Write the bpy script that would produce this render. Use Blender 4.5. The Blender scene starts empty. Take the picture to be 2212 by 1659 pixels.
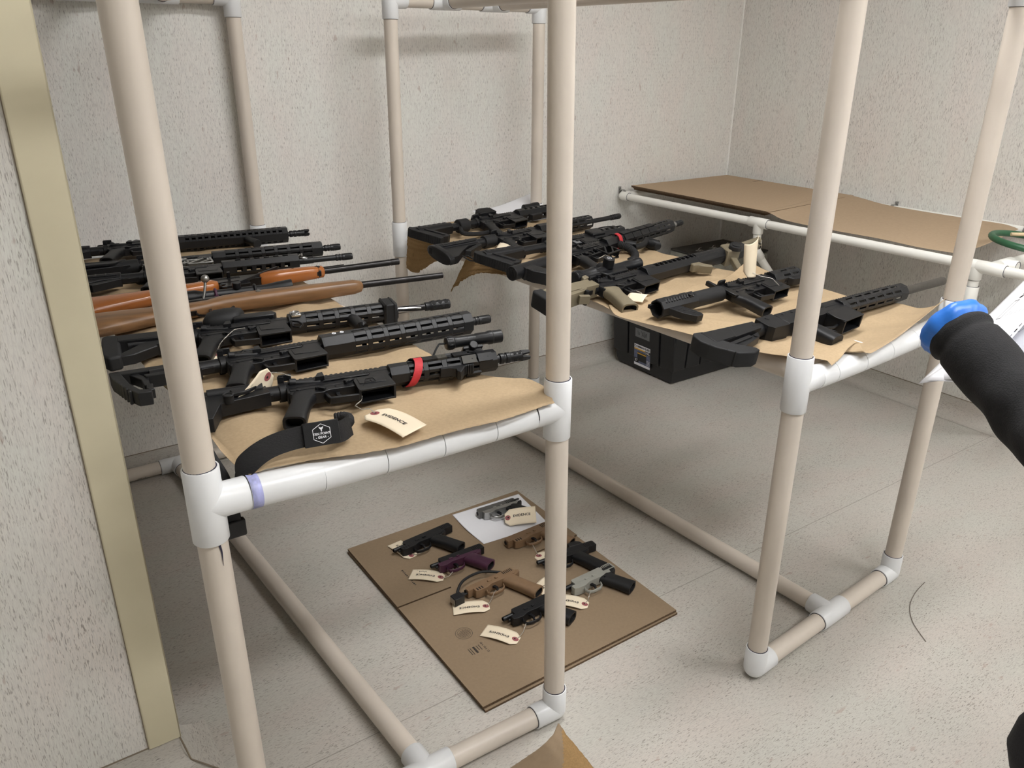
import bpy, bmesh, math, random
from mathutils import Vector as V, Matrix as Mx, noise
from math import pi, sin, cos, radians as R
random.seed(7)
C = bpy.context.scene.collection
sc = bpy.context.scene

# ------------------------------------------------------------------ materials
def lin(c):
    return tuple(((x/255)/12.92 if x/255 <= .04045 else ((x/255+.055)/1.055)**2.4) for x in c)

def base_mat(name):
    m = bpy.data.materials.new(name); m.use_nodes = True
    nt = m.node_tree
    return m, nt, nt.nodes['Principled BSDF'], nt.nodes.new, nt.links.new

def pm(name, col, rough=.5, var=.08, scale=25, metal=0, bump=0, bscale=200, spec=.5, stretch=(1,1,1), trans=0, ripple=0):
    m, nt, b, N, Lk = base_mat(name)
    c = lin(col)
    tc = N('ShaderNodeTexCoord'); mp = N('ShaderNodeMapping'); mp.inputs['Scale'].default_value = stretch
    Lk(tc.outputs['Object'], mp.inputs['Vector'])
    n = N('ShaderNodeTexNoise'); n.inputs['Scale'].default_value = scale; n.inputs['Detail'].default_value = 4
    Lk(mp.outputs[0], n.inputs['Vector'])
    r = N('ShaderNodeValToRGB')
    r.color_ramp.elements[0].position = .3; r.color_ramp.elements[1].position = .7
    r.color_ramp.elements[0].color = tuple(x*(1-var) for x in c)+(1,)
    r.color_ramp.elements[1].color = tuple(min(1, x*(1+var)) for x in c)+(1,)
    Lk(n.outputs['Fac'], r.inputs['Fac'])
    Lk(r.outputs['Color'], b.inputs['Base Color'])
    b.inputs['Roughness'].default_value = rough; b.inputs['Metallic'].default_value = metal
    b.inputs['Specular IOR Level'].default_value = spec
    if bump:
        n2 = N('ShaderNodeTexNoise'); n2.inputs['Scale'].default_value = bscale; n2.inputs['Detail'].default_value = 3
        Lk(mp.outputs[0], n2.inputs['Vector'])
        bp = N('ShaderNodeBump'); bp.inputs['Strength'].default_value = bump; bp.inputs['Distance'].default_value = .002
        if ripple: bp.inputs['Distance'].default_value = ripple
        Lk(n2.outputs['Fac'], bp.inputs['Height']); Lk(bp.outputs[0], b.inputs['Normal'])
    if trans:
        t = N('ShaderNodeBsdfTranslucent'); Lk(r.outputs['Color'], t.inputs['Color'])
        mx = N('ShaderNodeMixShader'); mx.inputs[0].default_value = trans
        Lk(b.outputs[0], mx.inputs[1]); Lk(t.outputs[0], mx.inputs[2])
        Lk(mx.outputs[0], nt.nodes['Material Output'].inputs['Surface'])
    return m

def vinyl(name, along, base, seam_y=None, asp=1, k1=.24, k2=.42, k3=.82):
    """speckled sheet vinyl: dark flecks drawn out along one axis over a tinted off-white ground"""
    m, nt, b, N, Lk = base_mat(name)
    tc = N('ShaderNodeTexCoord')
    def noise_(scale, detail=2, rough=.5, off=0):
        mp = N('ShaderNodeMapping'); mp.inputs['Scale'].default_value = scale; mp.inputs['Location'].default_value = (off, off*.7, off*1.3)
        Lk(tc.outputs['Object'], mp.inputs['Vector'])
        n = N('ShaderNodeTexNoise'); n.inputs['Scale'].default_value = 1; n.inputs['Detail'].default_value = detail
        n.inputs['Roughness'].default_value = rough
        Lk(mp.outputs[0], n.inputs['Vector']); return n.outputs['Fac']
    def st(a, l):
        s = [a, a, a]; s[along] = l; return tuple(s)
    def ramp(f, p0, p1, c0=(0,0,0,1), c1=(1,1,1,1)):
        r = N('ShaderNodeValToRGB'); e = r.color_ramp.elements
        e[0].position = p0; e[1].position = p1; e[0].color = c0; e[1].color = c1
        Lk(f, r.inputs['Fac']); return r.outputs['Color']
    def mix(f, a, c, blend='MIX'):
        x = N('ShaderNodeMix'); x.data_type = 'RGBA'; x.blend_type = blend
        if isinstance(f, float): x.inputs[0].default_value = f
        else: Lk(f, x.inputs[0])
        for i, q in ((6, a), (7, c)):
            if isinstance(q, tuple): x.inputs[i].default_value = q
            else: Lk(q, x.inputs[i])
        return x.outputs[2]
    def math_(op, a, c):
        x = N('ShaderNodeMath'); x.operation = op
        for i, q in ((0, a), (1, c)):
            if isinstance(q, (int, float)): x.inputs[i].default_value = q
            else: Lk(q, x.inputs[i])
        return x.outputs[0]
    g = lin(base)+(1,)
    tint = mix(ramp(noise_(st(7, 3.5), 3), .35, .65), tuple(x*y for x, y in zip(g, (1.01, .985, .97, 1))), tuple(x*y for x, y in zip(g, (.98, 1.02, 1.0, 1))))
    streak = mix(ramp(noise_(st(520, 44*asp), 4, .65, 3), .44, .72), tint, tuple(x*k3 for x in g[:3])+(1,))
    dens = ramp(noise_(st(14, 5), 2, .5, 11), .3, .7)
    f1 = ramp(noise_(st(520, 66*asp), 2, .5, 5), .58, .67)
    f1 = math_('MULTIPLY', f1, math_('ADD', math_('MULTIPLY', dens, .45), k1))
    c1 = mix(f1, streak, lin((104, 92, 84))+(1,))
    f2 = ramp(noise_(st(300, 40*asp), 3, .6, 17), .665, .70)
    c2 = mix(math_('MULTIPLY', f2, k2), c1, lin((66, 58, 54))+(1,))
    f3 = ramp(noise_(st(60, 22), 2, .5, 29), .70, .76)
    c3 = mix(math_('MULTIPLY', f3, .35), c2, lin((150, 112, 98))+(1,))
    if seam_y is not None:
        sx = N('ShaderNodeSeparateXYZ'); Lk(tc.outputs['Object'], sx.inputs[0])
        d = math_('ABSOLUTE', math_('SUBTRACT', sx.outputs[1], seam_y), 0)
        s = math_('LESS_THAN', d, .0014)
        c3 = mix(math_('MULTIPLY', s, .55), c3, lin((120, 112, 104))+(1,))
    Lk(c3, b.inputs['Base Color'])
    b.inputs['Roughness'].default_value = .42; b.inputs['Specular IOR Level'].default_value = .35
    return m

M = {}
M['wall'] = vinyl('speckled wall vinyl', 2, (233, 230, 226))
M['floor'] = vinyl('speckled floor vinyl', 0, (199, 194, 187), 1.365, asp=1.7, k1=.26, k2=.8, k3=.80)
M['cove'] = vinyl('speckled cove vinyl', 0, (202, 197, 190), None, 1.6, .2, .6, .83)
M['covey'] = vinyl('speckled cove vinyl side', 1, (202, 197, 190), None, 1.6, .2, .6, .83)
M['ceil'] = pm('ceiling paint', (235, 233, 228), .8)
M['trim'] = pm('yellowed plastic trim', (216, 208, 180), .45, .05, 6)
M['seam'] = pm('dark seam', (136, 124, 108), .8)
M['caulk'] = pm('white caulk', (236, 235, 230), .6)
M['pipe'] = pm('beige plastic pipe', (216, 206, 194), .33, .04, 9, bump=.03, bscale=60)
M['white'] = pm('white plastic pipe', (232, 234, 236), .3, .03, 12, bump=.04, bscale=90)
M['shelfwhite'] = pm('white pipe of wall shelf', (240, 239, 233), .32, .02, 12)
M['primer'] = pm('dark blue primer and gap shade', (26, 24, 52), .4, .2)  # primer drip, and painted shade for the recessed gaps at pipe sockets
M['violet'] = pm('violet primer smear', (166, 170, 218), .4, .45, 60, stretch=(1,1,.3))
M['ink'] = pm('black ink', (28, 26, 26), .7)
M['kraft'] = pm('brown kraft paper', (188, 165, 133), .75, .06, 160, bump=.18, bscale=38, spec=.25, trans=.12, ripple=.004)
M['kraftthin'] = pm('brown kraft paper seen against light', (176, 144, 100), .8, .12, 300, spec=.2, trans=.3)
M['card'] = pm('corrugated cardboard', (144, 125, 102), .8, .04, 120, spec=.2)
M['cardedge'] = pm('corrugated cardboard edge', (96, 76, 56), .9, .35, 260, stretch=(1,1,.2))
M['shelfcard'] = pm('brown cardboard sheet', (176, 154, 128), .8, .04, 90, spec=.2)
M['gun'] = pm('black anodised metal', (19, 20, 23), .40, .15, 40, bump=.05, bscale=400, spec=.42)
M['poly'] = pm('black polymer', (17, 18, 21), .48, .12, 60, bump=.12, bscale=600, spec=.42)
M['rubber'] = pm('black rubber', (19, 20, 22), .65, .1)
M['void'] = pm('dark cavity', (9, 9, 10), .8)
M['steel'] = pm('bare steel', (196, 196, 196), .25, .08, 30, metal=1)
M['silver'] = pm('silver metal', (170, 170, 168), .32, .06, 30, metal=.9)
M['dullsilver'] = pm('dull grey metal', (104, 104, 102), .4, .06, 30, metal=.5)
M['blued'] = pm('blued steel', (40, 38, 38), .3, .2, 50, metal=.6)
M['greygun'] = pm('grey cerakote', (150, 150, 142), .4, .05, 40)
M['orangewood'] = pm('orange lacquered wood', (160, 96, 48), .20, .25, 14, stretch=(.12,1,1), spec=.6)
M['walnut'] = pm('walnut stock', (122, 90, 60), .35, .38, 60, stretch=(.1,1,1))
M['olive'] = pm('olive drab polymer', (118, 109, 89), .55, .06, 60)
M['tan'] = pm('flat dark earth polymer', (126, 100, 74), .55, .06, 60)
M['camo'] = pm('dark olive rail cover', (58, 56, 50), .6, .2, 60)
M['purple'] = pm('dark purple frame', (70, 34, 58), .45, .1, 60)
M['red'] = pm('red fabric strap', (190, 44, 52), .65, .08, 120, bump=.2, bscale=900)
M['web'] = pm('black nylon webbing', (22, 22, 24), .75, .2, 300, bump=.5, bscale=900, stretch=(.2,1,1))
M['paper'] = pm('white paper', (240, 241, 246), .7, .01)
M['tag'] = pm('manila tag card', (240, 226, 200), .6, .015)
M['patch'] = pm('red brown tag patch', (150, 84, 86), .6, .1)
M['wire'] = pm('tag wire', (186, 182, 174), .35, .1, metal=.5)
M['tote'] = pm('black plastic tote', (27, 28, 30), .45, .08, 60, bump=.06, bscale=300)
M['tape'] = pm('grey tape', (112, 114, 116), .5, .05)
M['yellow'] = pm('yellow print', (222, 170, 60), .5)
M['lblue'] = pm('dim blue print', (96, 104, 130), .5, .3, 60)
M['boxgrey'] = pm('worn grey painted box', (150, 150, 140), .6, .22, 30)
M['boxtop'] = pm('dark scuffed box lid', (62, 60, 56), .6, .4, 35)
M['green'] = pm('dark green rubber hose', (44, 92, 62), .45, .08, 60)
M['wood'] = pm('pale wood', (206, 184, 148), .6, .15, 60, stretch=(.1,1,1))
M['jacket'] = pm('black knit sleeve', (20, 20, 22), .85, .25, 120, bump=.5, bscale=500)
M['glove'] = pm('blue nitrile glove', (44, 118, 214), .38, .06, 30, bump=.35, bscale=60)
M['trousers'] = pm('black trouser cloth', (24, 24, 28), .85, .2, 200, bump=.3, bscale=600)
M['skin'] = pm('skin', (198, 150, 122), .5, .06, 60)
M['hair'] = pm('dark brown hair', (52, 38, 30), .6, .3, 200)
M['lens'] = pm('lens glass', (120, 124, 118), .08, .1)
M['thread'] = pm('grey thread', (120, 112, 104), .7)
m, nt, b, N, Lk = base_mat('lamp diffuser'); M['lamp'] = m
b.inputs['Emission Color'].default_value = (1, .99, .985, 1); b.inputs['Emission Strength'].default_value = 22
b.inputs['Base Color'].default_value = (.9, .9, .88, 1)

# ------------------------------------------------------------------ mesh builder
class MB:
    def __init__(s): s.v = []; s.f = []; s.m = []; s.T = None
    def add(s, vs, fs, mi=0):
        o = len(s.v)
        for p in vs:
            p = V(p)
            s.v.append(tuple(s.T @ p) if s.T is not None else tuple(p))
        for f in fs: s.f.append([i+o for i in f]); s.m.append(mi)
    def box(s, x0, x1, y0, y1, z0, z1, mi=0):
        vs = [(x,y,z) for z in (z0,z1) for y in (y0,y1) for x in (x0,x1)]
        s.add(vs, [(0,2,3,1),(4,5,7,6),(0,1,5,4),(2,6,7,3),(0,4,6,2),(1,3,7,5)], mi)
    def bar(s, p, q, w, h, up=(0,0,1), mi=0):
        """box from p to q, w across, h along up"""
        p, q = V(p), V(q); d = (q-p).normalized(); a = d.cross(V(up)).normalized(); u = a.cross(d)
        vs = []
        for c in (p, q):
            for i, j in ((-1,-1),(1,-1),(1,1),(-1,1)): vs.append(c+a*(w/2*i)+u*(h/2*j))
        s.add(vs, [(3,2,1,0),(4,5,6,7),(0,1,5,4),(1,2,6,5),(2,3,7,6),(3,0,4,7)], mi)
    def prism(s, poly, z0, z1, mi=0):
        a = sum(poly[i][0]*poly[(i+1)%len(poly)][1]-poly[(i+1)%len(poly)][0]*poly[i][1] for i in range(len(poly)))
        if a < 0: poly = poly[::-1]
        n = len(poly)
        s.add([(x,y,z0) for x,y in poly]+[(x,y,z1) for x,y in poly],
              [tuple(range(n))[::-1], tuple(range(n,2*n))]+[(i,(i+1)%n,(i+1)%n+n,i+n) for i in range(n)], mi)
    def cyl(s, p, q, r, r2=None, n=20, mi=0, caps=True):
        s.loft([(p, r), (q, r if r2 is None else r2)], n, mi, caps)
    def loft(s, prof, n=20, mi=0, caps=True):
        """circles (centre, radius) along a path"""
        pts = [V(p) for p, r in prof]; rs = [r for p, r in prof]
        rings = []; u = None
        for i, p in enumerate(pts):
            a = pts[max(0,i-1)]; c = pts[min(len(pts)-1,i+1)]
            d = (c-a)
            if d.length < 1e-9: d = V((1,0,0))
            d.normalize()
            if u is None:
                u = d.cross(V((0,0,1)))
                if u.length < 1e-3: u = d.cross(V((0,1,0)))
            u = (u - d*u.dot(d)).normalized(); w = d.cross(u)
            rings.append([p+(u*cos(2*pi*k/n)+w*sin(2*pi*k/n))*rs[i] for k in range(n)])
        s.rings(rings, mi, caps)
    def rings(s, rings, mi=0, caps=True):
        n = len(rings[0]); vs = [p for r in rings for p in r]; fs = []
        for i in range(len(rings)-1):
            for k in range(n): fs.append((i*n+k, i*n+(k+1)%n, (i+1)*n+(k+1)%n, (i+1)*n+k))
        if caps:
            fs.append(tuple(range(n))[::-1]); fs.append(tuple(range((len(rings)-1)*n, len(rings)*n)))
        s.add(vs, fs, mi)
    def lathe(s, prof, n=24, mi=0, y=0, z=0, caps=True):
        """(x, r) profile turned about the x axis"""
        s.rings([[(x, y+r*cos(2*pi*k/n), z+r*sin(2*pi*k/n)) for k in range(n)] for x, r in prof], mi, caps)
    def torus(s, c, ax, Rr, r, n=28, k=8, mi=0):
        c = V(c); ax = V(ax).normalized(); u = ax.orthogonal().normalized(); w = ax.cross(u)
        vs = []; fs = []
        for i in range(n):
            e = u*cos(2*pi*i/n)+w*sin(2*pi*i/n)
            for j in range(k): vs.append(c+e*(Rr+r*cos(2*pi*j/k))+ax*(r*sin(2*pi*j/k)))
        for i in range(n):
            for j in range(k): fs.append((i*k+j, ((i+1)%n)*k+j, ((i+1)%n)*k+(j+1)%k, i*k+(j+1)%k))
        s.add(vs, fs, mi)
    def tube(s, pts, r, n=10, mi=0): s.loft([(p, r) for p in pts], n, mi)
    def band(s, c, ax, r, w, mi=0, n=32, t=.0006):
        """thin ring-shaped mark round a pipe"""
        c = V(c); ax = V(ax).normalized(); s.cyl(c-ax*w/2, c+ax*w/2, r+t, n=n, mi=mi, caps=False)
    def build(s, name, mats, parent=None, bevel=0, smooth=40, seg=2):
        me = bpy.data.meshes.new(name); me.from_pydata(s.v, [], s.f); me.update()
        for q in (mats if isinstance(mats, (list, tuple)) else [mats]): me.materials.append(M[q] if isinstance(q, str) else q)
        for p, i in zip(me.polygons, s.m): p.material_index = i
        if smooth:
            me.polygons.foreach_set('use_smooth', [True]*len(me.polygons))
            me.set_sharp_from_angle(angle=R(smooth))
        o = bpy.data.objects.new(name, me); C.objects.link(o)
        if parent: o.parent = parent
        if bevel:
            b = o.modifiers.new('bevel', 'BEVEL'); b.width = bevel; b.segments = seg; b.limit_method = 'ANGLE'; b.angle_limit = R(35)
        return o

def tag(o, label=None, cat=None, group=None, kind=None):
    for k, v in (('label', label), ('category', cat), ('group', group), ('kind', kind)):
        if v: o[k] = v
    return o
def empty(name, loc, label, cat, group=None, rot=None):
    o = bpy.data.objects.new(name, None); C.objects.link(o); o.empty_display_size = .05
    o.location = loc
    if rot is not None: o.rotation_euler = rot
    return tag(o, label, cat, group)
def struct(o): o['kind'] = 'structure'; return o

def text_mesh(s, size, mat, name, parent, T, warp=None, bold=.0):
    cu = bpy.data.curves.new('t', 'FONT'); cu.body = s; cu.size = size; cu.align_x = 'CENTER'; cu.align_y = 'CENTER'
    cu.offset = bold*size; cu.space_character = 1.05
    o = bpy.data.objects.new('t', cu); C.objects.link(o)
    me = bpy.data.meshes.new_from_object(o.evaluated_get(bpy.context.evaluated_depsgraph_get()))
    bpy.data.objects.remove(o); bpy.data.curves.remove(cu)
    for v in me.vertices:
        p = T @ v.co
        v.co = warp(p) if warp else p
    me.materials.clear(); me.materials.append(M[mat])
    me.name = name
    ob = bpy.data.objects.new(name, me); C.objects.link(ob)
    if parent: ob.parent = parent
    return ob
def TR(x=0, y=0, z=0, rx=0, ry=0, rz=0):
    return Mx.Translation((x,y,z)) @ Mx.Rotation(R(rz),4,'Z') @ Mx.Rotation(R(ry),4,'Y') @ Mx.Rotation(R(rx),4,'X')

# ------------------------------------------------------------------ camera
cam = bpy.data.cameras.new('camera'); co = bpy.data.objects.new('camera', cam); C.objects.link(co)
cam.sensor_width = 36; cam.lens = 1728.1174/2212*36; cam.clip_start = .05
def camera_axes(pitch=22.6332, roll=.288, yaw=-34.4611):
    a, r = R(pitch), R(roll)
    fw = V((0,cos(a),-sin(a))); up = V((0,sin(a),cos(a))); rt = V((1,0,0))
    rt2 = rt*cos(r)+up*sin(r); up2 = -rt*sin(r)+up*cos(r)
    Z = Mx.Rotation(R(yaw),3,'Z')
    return Z@rt2, Z@up2, Z@fw
rt, up, fw = camera_axes()
mw = Mx((( rt.x, up.x, -fw.x, 0), (rt.y, up.y, -fw.y, 0), (rt.z, up.z, -fw.z, 1.5021), (0,0,0,1)))
co.matrix_world = mw
sc.camera = co
sc.view_settings.view_transform = 'Standard'; sc.view_settings.look = 'None'; sc.view_settings.gamma = 1; sc.view_settings.use_curve_mapping = False
sc.view_settings.exposure = .5
sc.cycles.use_denoising = True; sc.cycles.max_bounces = 8
W_ = bpy.data.worlds.new('world'); sc.world = W_; W_.use_nodes = True; W_.node_tree.nodes['Background'].inputs[0].default_value = (.5,.5,.5,1)

# ------------------------------------------------------------------ room shell
X0, X1, Y0, Y1, ZC = -2.2, 3.482, -2.0, 3.022, 2.62
def slab(name, mat, x0, x1, y0, y1, z0, z1):
    b = MB(); b.box(x0,x1,y0,y1,z0,z1); return struct(b.build(name, mat, smooth=0))
slab('floor', 'floor', X0-.1, X1+.1, Y0-.1, Y1+.1, -.1, 0)
slab('ceiling', 'ceil', X0-.1, X1+.1, Y0-.1, Y1+.1, ZC, ZC+.1)
slab('wall_back', 'wall', X0-.1, X1+.1, Y1, Y1+.1, 0, ZC)
slab('wall_right', 'wall', X1, X1+.1, Y0, Y1, 0, ZC)
slab('wall_left', 'wall', X0-.1, X0, Y0, Y1, 0, ZC)
slab('wall_front', 'wall', X0-.1, X1+.1, Y0-.1, Y0, 0, ZC)
slab('wall_partition', 'wall', X0, .150, 1.531, 1.640, 0, ZC)
def cove(name, mat, p, q, n, h=.085, out=.05, m0=0, m1=0):
    """flash-cove strip from p to q along a wall, n points into the room"""
    p, q, n = V(p), V(q), V(n); b = MB(); A = []; B = []
    prof = [(.0015, h), (.0015, .05)]+[(.0015+.048*(1-cos(t)), .05-.048*sin(t)) for t in (pi*.15, pi*.3, pi*.42, pi*.5)]
    prof = prof+[(.075, .0012)]
    dq = (q-p).normalized()
    for o, z in prof: A.append(p-dq*o*m0+n*o+V((0,0,z))); B.append(q+dq*o*m1+n*o+V((0,0,z)))
    k = len(prof); b.add(A+B, [(i, i+1, k+i+1, k+i) for i in range(k-1)])
    d = (q-p).normalized(); b.bar(p+n*.001+V((0,0,h)), q+n*.001+V((0,0,h)), .0022, .0026, mi=1)
    return struct(b.build(name, [mat, 'seam']))
cove('baseboard_back', 'cove', (X0, Y1, 0), (X1, Y1, 0), (0,-1,0))
cove('baseboard_right', 'covey', (X1, Y1, 0), (X1, Y0, 0), (-1,0,0))
cove('baseboard_left', 'cove', (X0, 1.531, 0), (.150, 1.531, 0), (0,-1,0), m1=1)
cove('baseboard_end', 'covey', (.150, 1.531, 0), (.150, 1.640, 0), (1,0,0), m0=1)
b = MB(); b.bar((.152,1.529,.084),(.165,1.516,.018),.003,.002); b.bar((.165,1.516,.018),(.212,1.469,.003),.003,.002); struct(b.build('trim_4', 'seam'))
b = MB(); b.box(.088, .156, 1.5245, 1.531, .083, ZC); b.box(.150, .156, 1.5245, 1.645, .083, ZC)
struct(b.build('trim_1', 'trim', bevel=.004, seg=3))
b = MB(); b.box(.0866, .088, 1.528, 1.531, .083, ZC); struct(b.build('trim_2', 'seam', smooth=0))
b = MB(); b.cyl((X1-.001, Y1-.001, .08), (X1-.001, Y1-.001, ZC), .006, n=10); struct(b.build('trim_3', 'caulk'))

for i, (x, y) in enumerate(((1.55, 1.25), (1.05, -.15), (2.75, -.75))):
    e = empty('ceiling_light', (x, y, ZC), ('long white ceiling lamp over the evidence racks', 'long white ceiling lamp just above and right of the camera', 'long white ceiling lamp at the right, behind the person')[i], 'lamp', 'ceiling lamps')
    b = MB(); b.box(-.62,.62,-.15,-.135,-.06,0); b.box(-.62,.62,.135,.15,-.06,0); b.box(-.62,-.605,-.135,.135,-.06,0); b.box(.605,.62,-.135,.135,-.06,0)
    b.build('lamp_frame', 'ceil', e, .002)
    b = MB(); b.box(-.605,.605,-.135,.135,-.05,-.04); b.build('diffuser', 'lamp', e)

# ------------------------------------------------------------------ pipe racks
PR, FR = .02415, .0286
def pipe(name, p, q, parent, mat='pipe', r=PR):
    b = MB(); b.cyl(p, q, r, n=32); return b.build(name, mat, parent)
def fitting(name, c, arms, parent, L=.062, r=FR, mat='white', ring='primer'):
    """tee or elbow: arms are unit directions; a dark ring paints the shaded gap at each socket"""
    c = V(c); b = MB()
    for a in arms:
        a = V(a).normalized(); l = L
        b.loft([(c, r), (c+a*(l-.0015), r), (c+a*l, r-.0012)], 32)
        b.torus(c+a*l, a, r*.845+.0004, .0011, 32, 6, mi=1)
    vs = MB(); n = 16
    rr = []
    for i in range(1, 12):
        t = pi*i/12; rr.append([c+V((r*.999*sin(t)*cos(2*pi*k/24), r*.999*sin(t)*sin(2*pi*k/24), r*.999*cos(t))) for k in range(24)])
    b.rings(rr, 0, True)
    return b.build(name, [mat, ring], parent)
def rack(label, P, ztee, slat_x, mid, shift, first=None, sag=.006):
    """P: front-left, front-right, back-left, back-right (base xy, tee xy)"""
    root = empty('pipe_rack', (P[0][0][0], P[0][0][1], 0), label, 'rack', 'pipe racks')
    org = V((P[0][0][0], P[0][0][1], 0))
    def w(x, y, z): return V((x, y, z))-org
    ZT, ZB = 1.663, .0295
    base = [w(*p[0], ZB) for p in P]; tee = [w(*p[1], z) for p, z in zip(P, ztee)]
    top = [b_+(t-b_)*((ZT-ZB)/(t.z-b_.z)) for b_, t in zip(base, tee)]
    for b_, t, T in zip(base, tee, top):
        b = MB(); b.loft([(b_, PR), (t, PR), (T, PR)], 32); b.build('post', 'pipe', root)
    up, dn = V((0,0,1)), V((0,0,-1))
    for fr in (0, 1):
        l, r = 2*fr, 2*fr+1
        d = (base[r]-base[l]).normalized(); back = V((0,1,0)) if fr == 0 else V((0,-1,0))
        fitting('elbow_fitting', base[l], (up, d), root); fitting('elbow_fitting', base[r], (up, -d), root)
        pipe('bottom_rail', base[l]+d*.05, base[r]-d*.05, root)
        dt = (top[r]-top[l]).normalized()
        fitting('elbow_fitting', top[l], (dn, dt), root); fitting('elbow_fitting', top[r], (dn, -dt), root)
        pipe('top_rail', top[l]+dt*.05, top[r]-dt*.05, root)
        for c, s in ((l, 1), (r, -1)):
            dd = (tee[r]-tee[l]).normalized()*s
            t_ = fitting('tee_fitting', tee[c], (up, dn, dd), root, .0655)
            # moulding seam round the tee body
    m0, m1 = mid[0], mid[1]
    c0 = base[0].lerp(base[1], m0); c1 = base[2].lerp(base[3], m1); dd = (c1-c0).normalized()
    for c, s, a, e in ((c0, 1, base[0], base[1]), (c1, -1, base[2], base[3])):
        x = (e-a).normalized(); fitting('tee_fitting', c, (x, -x, dd*s), root)
    pipe('floor_stretcher', c0+dd*.05, c1-dd*.05, root)
    for f in (.34, .67):
        c0 = top[0].lerp(top[1], f); c1 = top[2].lerp(top[3], f); dd = (c1-c0).normalized()
        for c, s, a, e in ((c0, 1, top[0], top[1]), (c1, -1, top[2], top[3])):
            x = (e-a).normalized(); fitting('tee_fitting', c, (x, -x, dd*s), root)
        pipe('top_stretcher', c0+dd*.05, c1-dd*.05, root)
    # shelf: a row of tees makes each end rail, a slat pipe runs back from every tee
    def on(l, r, t):
        p = tee[l].lerp(tee[r], t); return p+V((0,0,-sag*4*t*(1-t)))
    wd = (tee[1]-tee[0]).length
    ts = [(x-P[0][1][0])/(P[1][1][0]-P[0][1][0]) for x in slat_x]
    h = (ts[1]-ts[0])/2
    edges = [ts[0]-h]+[t+h for t in ts]
    for l, r, s in ((0, 1, 1), (2, 3, -1)):
        dd = (tee[r]-tee[l]).normalized()
        a = tee[l]+dd*.066
        lead = on(l, r, edges[0]) 
        if (lead-a).length > .02 and lead.x > a.x:
            b = MB(); b.cyl(a, lead, FR*.985, n=32); b.build('coupling', 'white', root)
        for t, e0, e1 in zip(ts, edges, edges[1:]):
            p, q = on(l, r, max(e0, .0655/wd)), on(l, r, min(e1, 1-.0655/wd)); c = on(l, r, t)
            b = MB(); k = (q-p).normalized()*.0007
            b.cyl(p+k, q-k, FR*.985, n=32); b.cyl(p-k, p+k, FR*.93, n=32, mi=1)
            b.cyl(c, c+V((0, s*.06, 0)), FR*.9, n=20)
            b.build('tee_fitting', ['white', 'ink'], root)
        end = on(l, r, edges[-1]); z = tee[r]-dd*.066
        if (z-end).length > .004: 
            b = MB(); b.cyl(end, z, FR*.985, n=32); b.cyl(z-dd*.001, z+dd*.001, FR*.99, n=32, mi=1); b.build('coupling', ['white', 'ink'], root)
    for t in ts:
        p, q = on(0, 1, t), on(2, 3, t); d = (q-p).normalized()
        pipe('slat', p+d*.045, q-d*.045, root)
    return root, org, tee, base
r1, o1, tee1, base1 = rack('pipe rack on the left holding eight rifles above the handgun cardboard',
    [((.230,1.188),(.221,1.178)), ((.932,1.171),(.922,1.179)), ((.190,2.972),(.190,2.972)), ((.895,2.972),(.895,2.972))],
    (.837,.8275,.837,.837), (.469,.585,.700,.816), (.505,.41), 0)
r2, o2, tee2, base2 = rack('pipe rack on the right holding seven rifles in front of the black tote',
    [((1.449,.991),(1.447,.993)), ((2.122,1.034),(2.125,1.029)), ((1.367,2.765),(1.372,2.765)), ((2.046,2.805),(2.046,2.805))],
    (.8245,.832,.831,.832), (1.512,1.630,1.748,1.866,1.984), (.515,.515), 0)
# primer smears and stray marks on the near left rack
b = MB(); d = (tee1[1]-tee1[0]).normalized(); c = tee1[0]+d*.0755
b.band(c, d, FR, .017, n=40); b.build('primer_smear', 'violet', r1)
b = MB()
for i in range(7):
    z = tee1[0].z-.0655-.006*i; a0 = -1.35+.02*i+.05*sin(i*.7); a1 = -1.35+.02*(i+1)+.05*sin((i+1)*.7); w_ = .085-.011*i; w1 = w_-.011
    p = lambda a, zz: (tee1[0].x+(PR+.0005)*cos(a), tee1[0].y+(PR+.0005)*sin(a), zz)
    b.add([p(a0-w_, z), p(a0+w_, z), p(a1+w1, z-.0061), p(a1-w1, z-.0061)], [(0,1,2,3)])
b.build('primer_drip', 'primer', r1)
T = Mx.Translation((.335-.230, 2.972-1.188-.0244, .0148))
text_mesh('330 PSI', .010, 'ink', 'pipe_print', r1, Mx.Translation((.345-.230, 2.972-1.188-.0215, .0185)) @ Mx.Rotation(R(62),4,'X'), bold=.01)

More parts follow.
